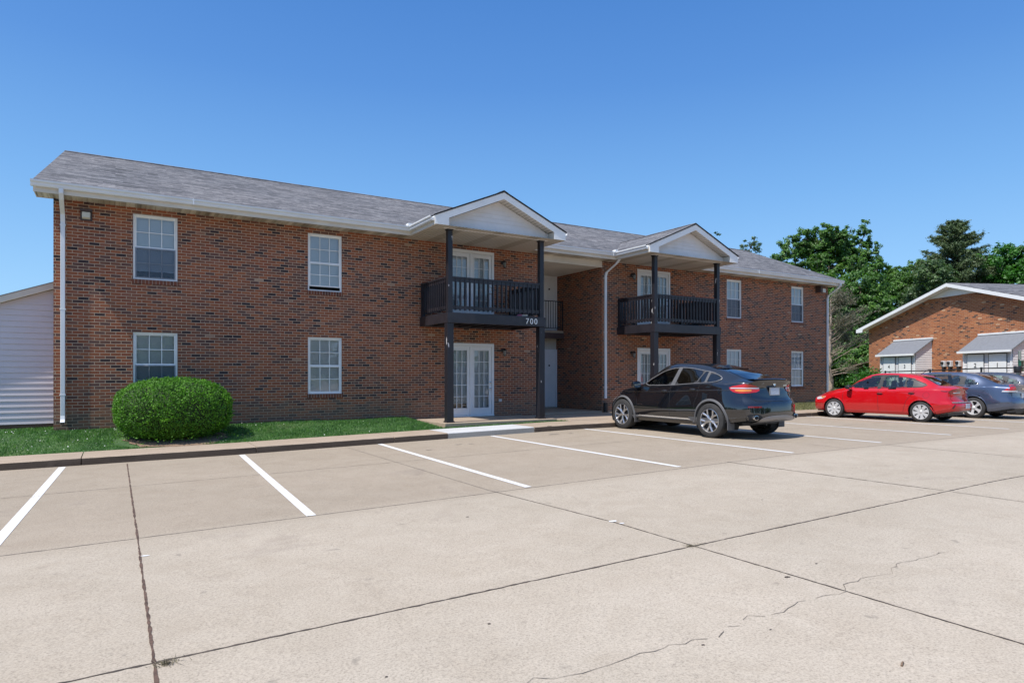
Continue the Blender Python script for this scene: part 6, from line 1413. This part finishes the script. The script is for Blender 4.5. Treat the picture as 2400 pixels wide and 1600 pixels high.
def red_dims():
    L0, L1 = -2.19, 2.20
    return dict(L0=L0, L1=L1, W=.865, H=1.45, r=.305, belt=.93,
        zh=([L0, -1.7, -.8, .6, 1.2, 1.8, L1], [.88, .93, .90, .86, .80, .72, .60]), zg=([L0, -1.8, -1.2, -.4, .8, 1.2, 1.8, L1], [.96, 1.0, .98, .95, .93, .88, .78, .64]),
        wr=([L0, -1.8, -1.3, -.7, 0, .3, .8, 1.1, 1.7, L1], [.50, .52, .52, .53, .53, .53, .58, .60, .45, .30]),
        zr=([L0, -1.95, -1.7, -1.45, -1.1, -.6, -.1, .2, .6, .98, 1.4, 1.9, L1], [.99, 1.03, 1.065, 1.175, 1.33, 1.39, 1.395, 1.365, 1.21, .99, .90, .80, .66]),
        zt=([L0, -1.95, -1.7, -1.45, -1.1, -.6, -.1, .2, .6, .98, 1.4, 1.9, L1], [1.02, 1.07, 1.085, 1.19, 1.345, 1.435, 1.455, 1.43, 1.27, 1.02, .93, .82, .67]),
        rear=([.2, .35, .5, .56, .62, .8, .95, 1.02, 1.3], [-2.10, -2.17, -2.19, -2.17, -2.10, -2.06, -2.07, -2.12, -2.1]),
        rg=[(-.44, -1.10), (.44, -1.10), (.50, -1.66), (.25, -1.69), (-.25, -1.69), (-.50, -1.66)], ws=[(-.46, .30), (.46, .30), (.56, .94), (-.56, .94)],
        wnames=['front_side_window', 'rear_side_window', 'quarter_window'], mir=(.80, 1.0), mirm='plasd', handles=((-.12, .83), (-1.02, .86)), fuel=(-1.42, .80),
        trim=[(.92, .97), (.55, 1.21), (.2, 1.345), (-.15, 1.375), (-.6, 1.36), (-1.0, 1.27), (-1.42, 1.09), (-1.20, 1.02)],
        pillars=[[(-.02, .96), (-.09, 1.375), (-.19, 1.375), (-.12, .965)], [(-1.04, 1.01), (-1.04, 1.24), (-1.40, 1.09), (-1.22, 1.02)]],
        seams=[[(1.02, .90), (1.02, .34), (.95, .28)], [(-.06, .93), (-.08, .28)], [(-1.10, .97), (-1.02, .80), (-.88, .62), (-.80, .34), (-.78, .28)]], bseams=[[(-.60, .93), (-.62, .70), (-.55, .60), (.55, .60), (.62, .70), (.60, .93)]])
rdw = [[(.84, .975), (.52, 1.20), (.20, 1.33), (-.08, 1.355), (.0, .965)], [(-.13, .97), (-.20, 1.36), (-.56, 1.345), (-.80, 1.30), (-.80, 1.0)], [(-.84, 1.0), (-.84, 1.29), (-1.02, 1.22), (-1.02, 1.01)]]
t, c = sedan('parked_car', 'bright red four door sedan parked nose in beyond the black suv', (20.98, -5.62, -.2), R(95), 'p_red', red_dims(), (1.30, -1.28), .215, 'cover', 'hub', rdw, red_lights)
def grey_lights(c, t):
    for s_, vw in ((1, 32), (-1, -32)):
        g_ = lambda L: [(a * s_, z) for a, z in L]
        c.patch('tail_light', g_([(.05, .90), (-.02, .95), (-.16, 1.06), (-.24, 1.08), (-.31, 1.05), (-.40, .90)]), vw, M['tail'], t, .008, 1)
        c.patch('light_bar', g_([(.08, .86), (-.44, .86), (-.43, .90), (.06, .90)]), vw, M['clear'], t, .012, 0)
    h = c.hit((-5, 0, .72), (1, 0, 0), .01); b_ = MB(); b_.box(h.x - .012, h.x, -.15, .15, .66, .81); b_.build('licence_plate', M['plate'], t, bevel=.004)
    c.patch('boot_badge', [(-.09, .93), (.09, .93), (.09, .97), (-.09, .97)], 'B', M['chrome'], t, .006, 0)
    c.line('boot_strip', [(.45, .85), (-.45, .85)], 'B', M['chrome'], t, .012, .004)
    c.patch('side_lettering', [(-1.58, 1.0), (-1.74, 1.0), (-1.74, 1.02), (-1.58, 1.02)], 'L', M['chrome'], t, .003, 0)
    c.patch('exhaust_recess', [(.4, .26), (.62, .26), (.62, .32), (.4, .32)], 'B', M['dark'], t, .01, 1)
    for v_ in ('L', 'R'): c.patch('headlight', [(1.95, .74), (2.35, .66), (2.3, .58), (2.05, .62)], v_, M['clear'], t, .006)
def grey_dims():
    L0, L1 = -2.54, 2.54
    return dict(L0=L0, L1=L1, W=.925, H=1.49, r=.335, belt=.99, rc=.22, trimm='chrome',
        zh=([L0, -1.9, -.8, .8, 1.4, 2.1, L1], [.94, .98, .95, .91, .86, .76, .64]), zg=([L0, -2.0, -1.2, -.4, .9, 1.4, 2.1, L1], [1.03, 1.05, 1.02, 1.0, .98, .93, .82, .68]),
        wr=([L0, -1.9, -1.3, -.7, 0, .4, .95, 1.3, 2.0, L1], [.54, .56, .57, .57, .57, .57, .64, .66, .5, .34]),
        zr=([L0, -2.3, -2.0, -1.75, -1.3, -.8, -.2, .3, .7, 1.15, 1.6, 2.2, L1], [1.05, 1.08, 1.105, 1.20, 1.38, 1.435, 1.435, 1.39, 1.24, 1.03, .95, .83, .7]),
        zt=([L0, -2.3, -2.0, -1.75, -1.3, -.8, -.2, .3, .7, 1.15, 1.6, 2.2, L1], [1.07, 1.11, 1.12, 1.215, 1.40, 1.475, 1.495, 1.45, 1.30, 1.06, .98, .85, .72]),
        rear=([.2, .35, .5, .62, .66, .9, 1.04, 1.1, 1.4], [-2.44, -2.51, -2.53, -2.50, -2.46, -2.44, -2.46, -2.46, -2.4]),
        rg=[(-.48, -1.25), (.48, -1.25), (.54, -1.93), (.25, -1.98), (-.25, -1.98), (-.54, -1.93)], ws=[(-.5, .38), (.5, .38), (.62, 1.10), (-.62, 1.10)],
        wnames=['front_side_window', 'rear_side_window', 'quarter_window'], mir=(.92, 1.05), handles=((-.12, .90), (-1.05, .92)), fuel=(-1.75, .82),
        trim=[(1.05, 1.01), (.62, 1.25), (.25, 1.38), (-.2, 1.42), (-.75, 1.40), (-1.15, 1.31), (-1.53, 1.13), (-1.40, 1.045)],
        pillars=[[(-.0, 1.0), (-.05, 1.415), (-.15, 1.415), (-.10, 1.0)], [(-.97, 1.03), (-.97, 1.375), (-1.10, 1.335), (-1.10, 1.035)]],
        seams=[[(1.15, .95), (1.15, .34), (1.05, .28)], [(-.05, .98), (-.06, .28)], [(-1.08, 1.02), (-1.08, .85), (-1.0, .65), (-.92, .28)]], bseams=[[(-.62, 1.0), (-.66, .72), (-.6, .66), (.6, .66), (.66, .72), (.62, 1.0)]])
gdw = [[(.96, 1.015), (.6, 1.235), (.25, 1.365), (-.04, 1.395), (.0, 1.005)], [(-.11, 1.01), (-.16, 1.40), (-.6, 1.39), (-.95, 1.345), (-.95, 1.035)], [(-1.11, 1.045), (-1.11, 1.30), (-1.40, 1.17), (-1.47, 1.12), (-1.38, 1.055)]]
t, c = sedan('parked_car', 'slate grey four door sedan with chrome window trim behind the red car', (24.45, -5.45, -.2), R(92), 'p_grey', grey_dims(), (1.42, -1.42), .225, 'five', 'hub', gdw, grey_lights)
t2 = copy_tree(t); t2.location = (27.6, -5.4, -.2); t2['label'] = 'dark blue grey car cut off by the right edge, behind the slate grey sedan'
for ch in t2.children:
    if ch.name.startswith('body'): ch.data = ch.data.copy(); ch.data.materials[0] = M['p_dark']
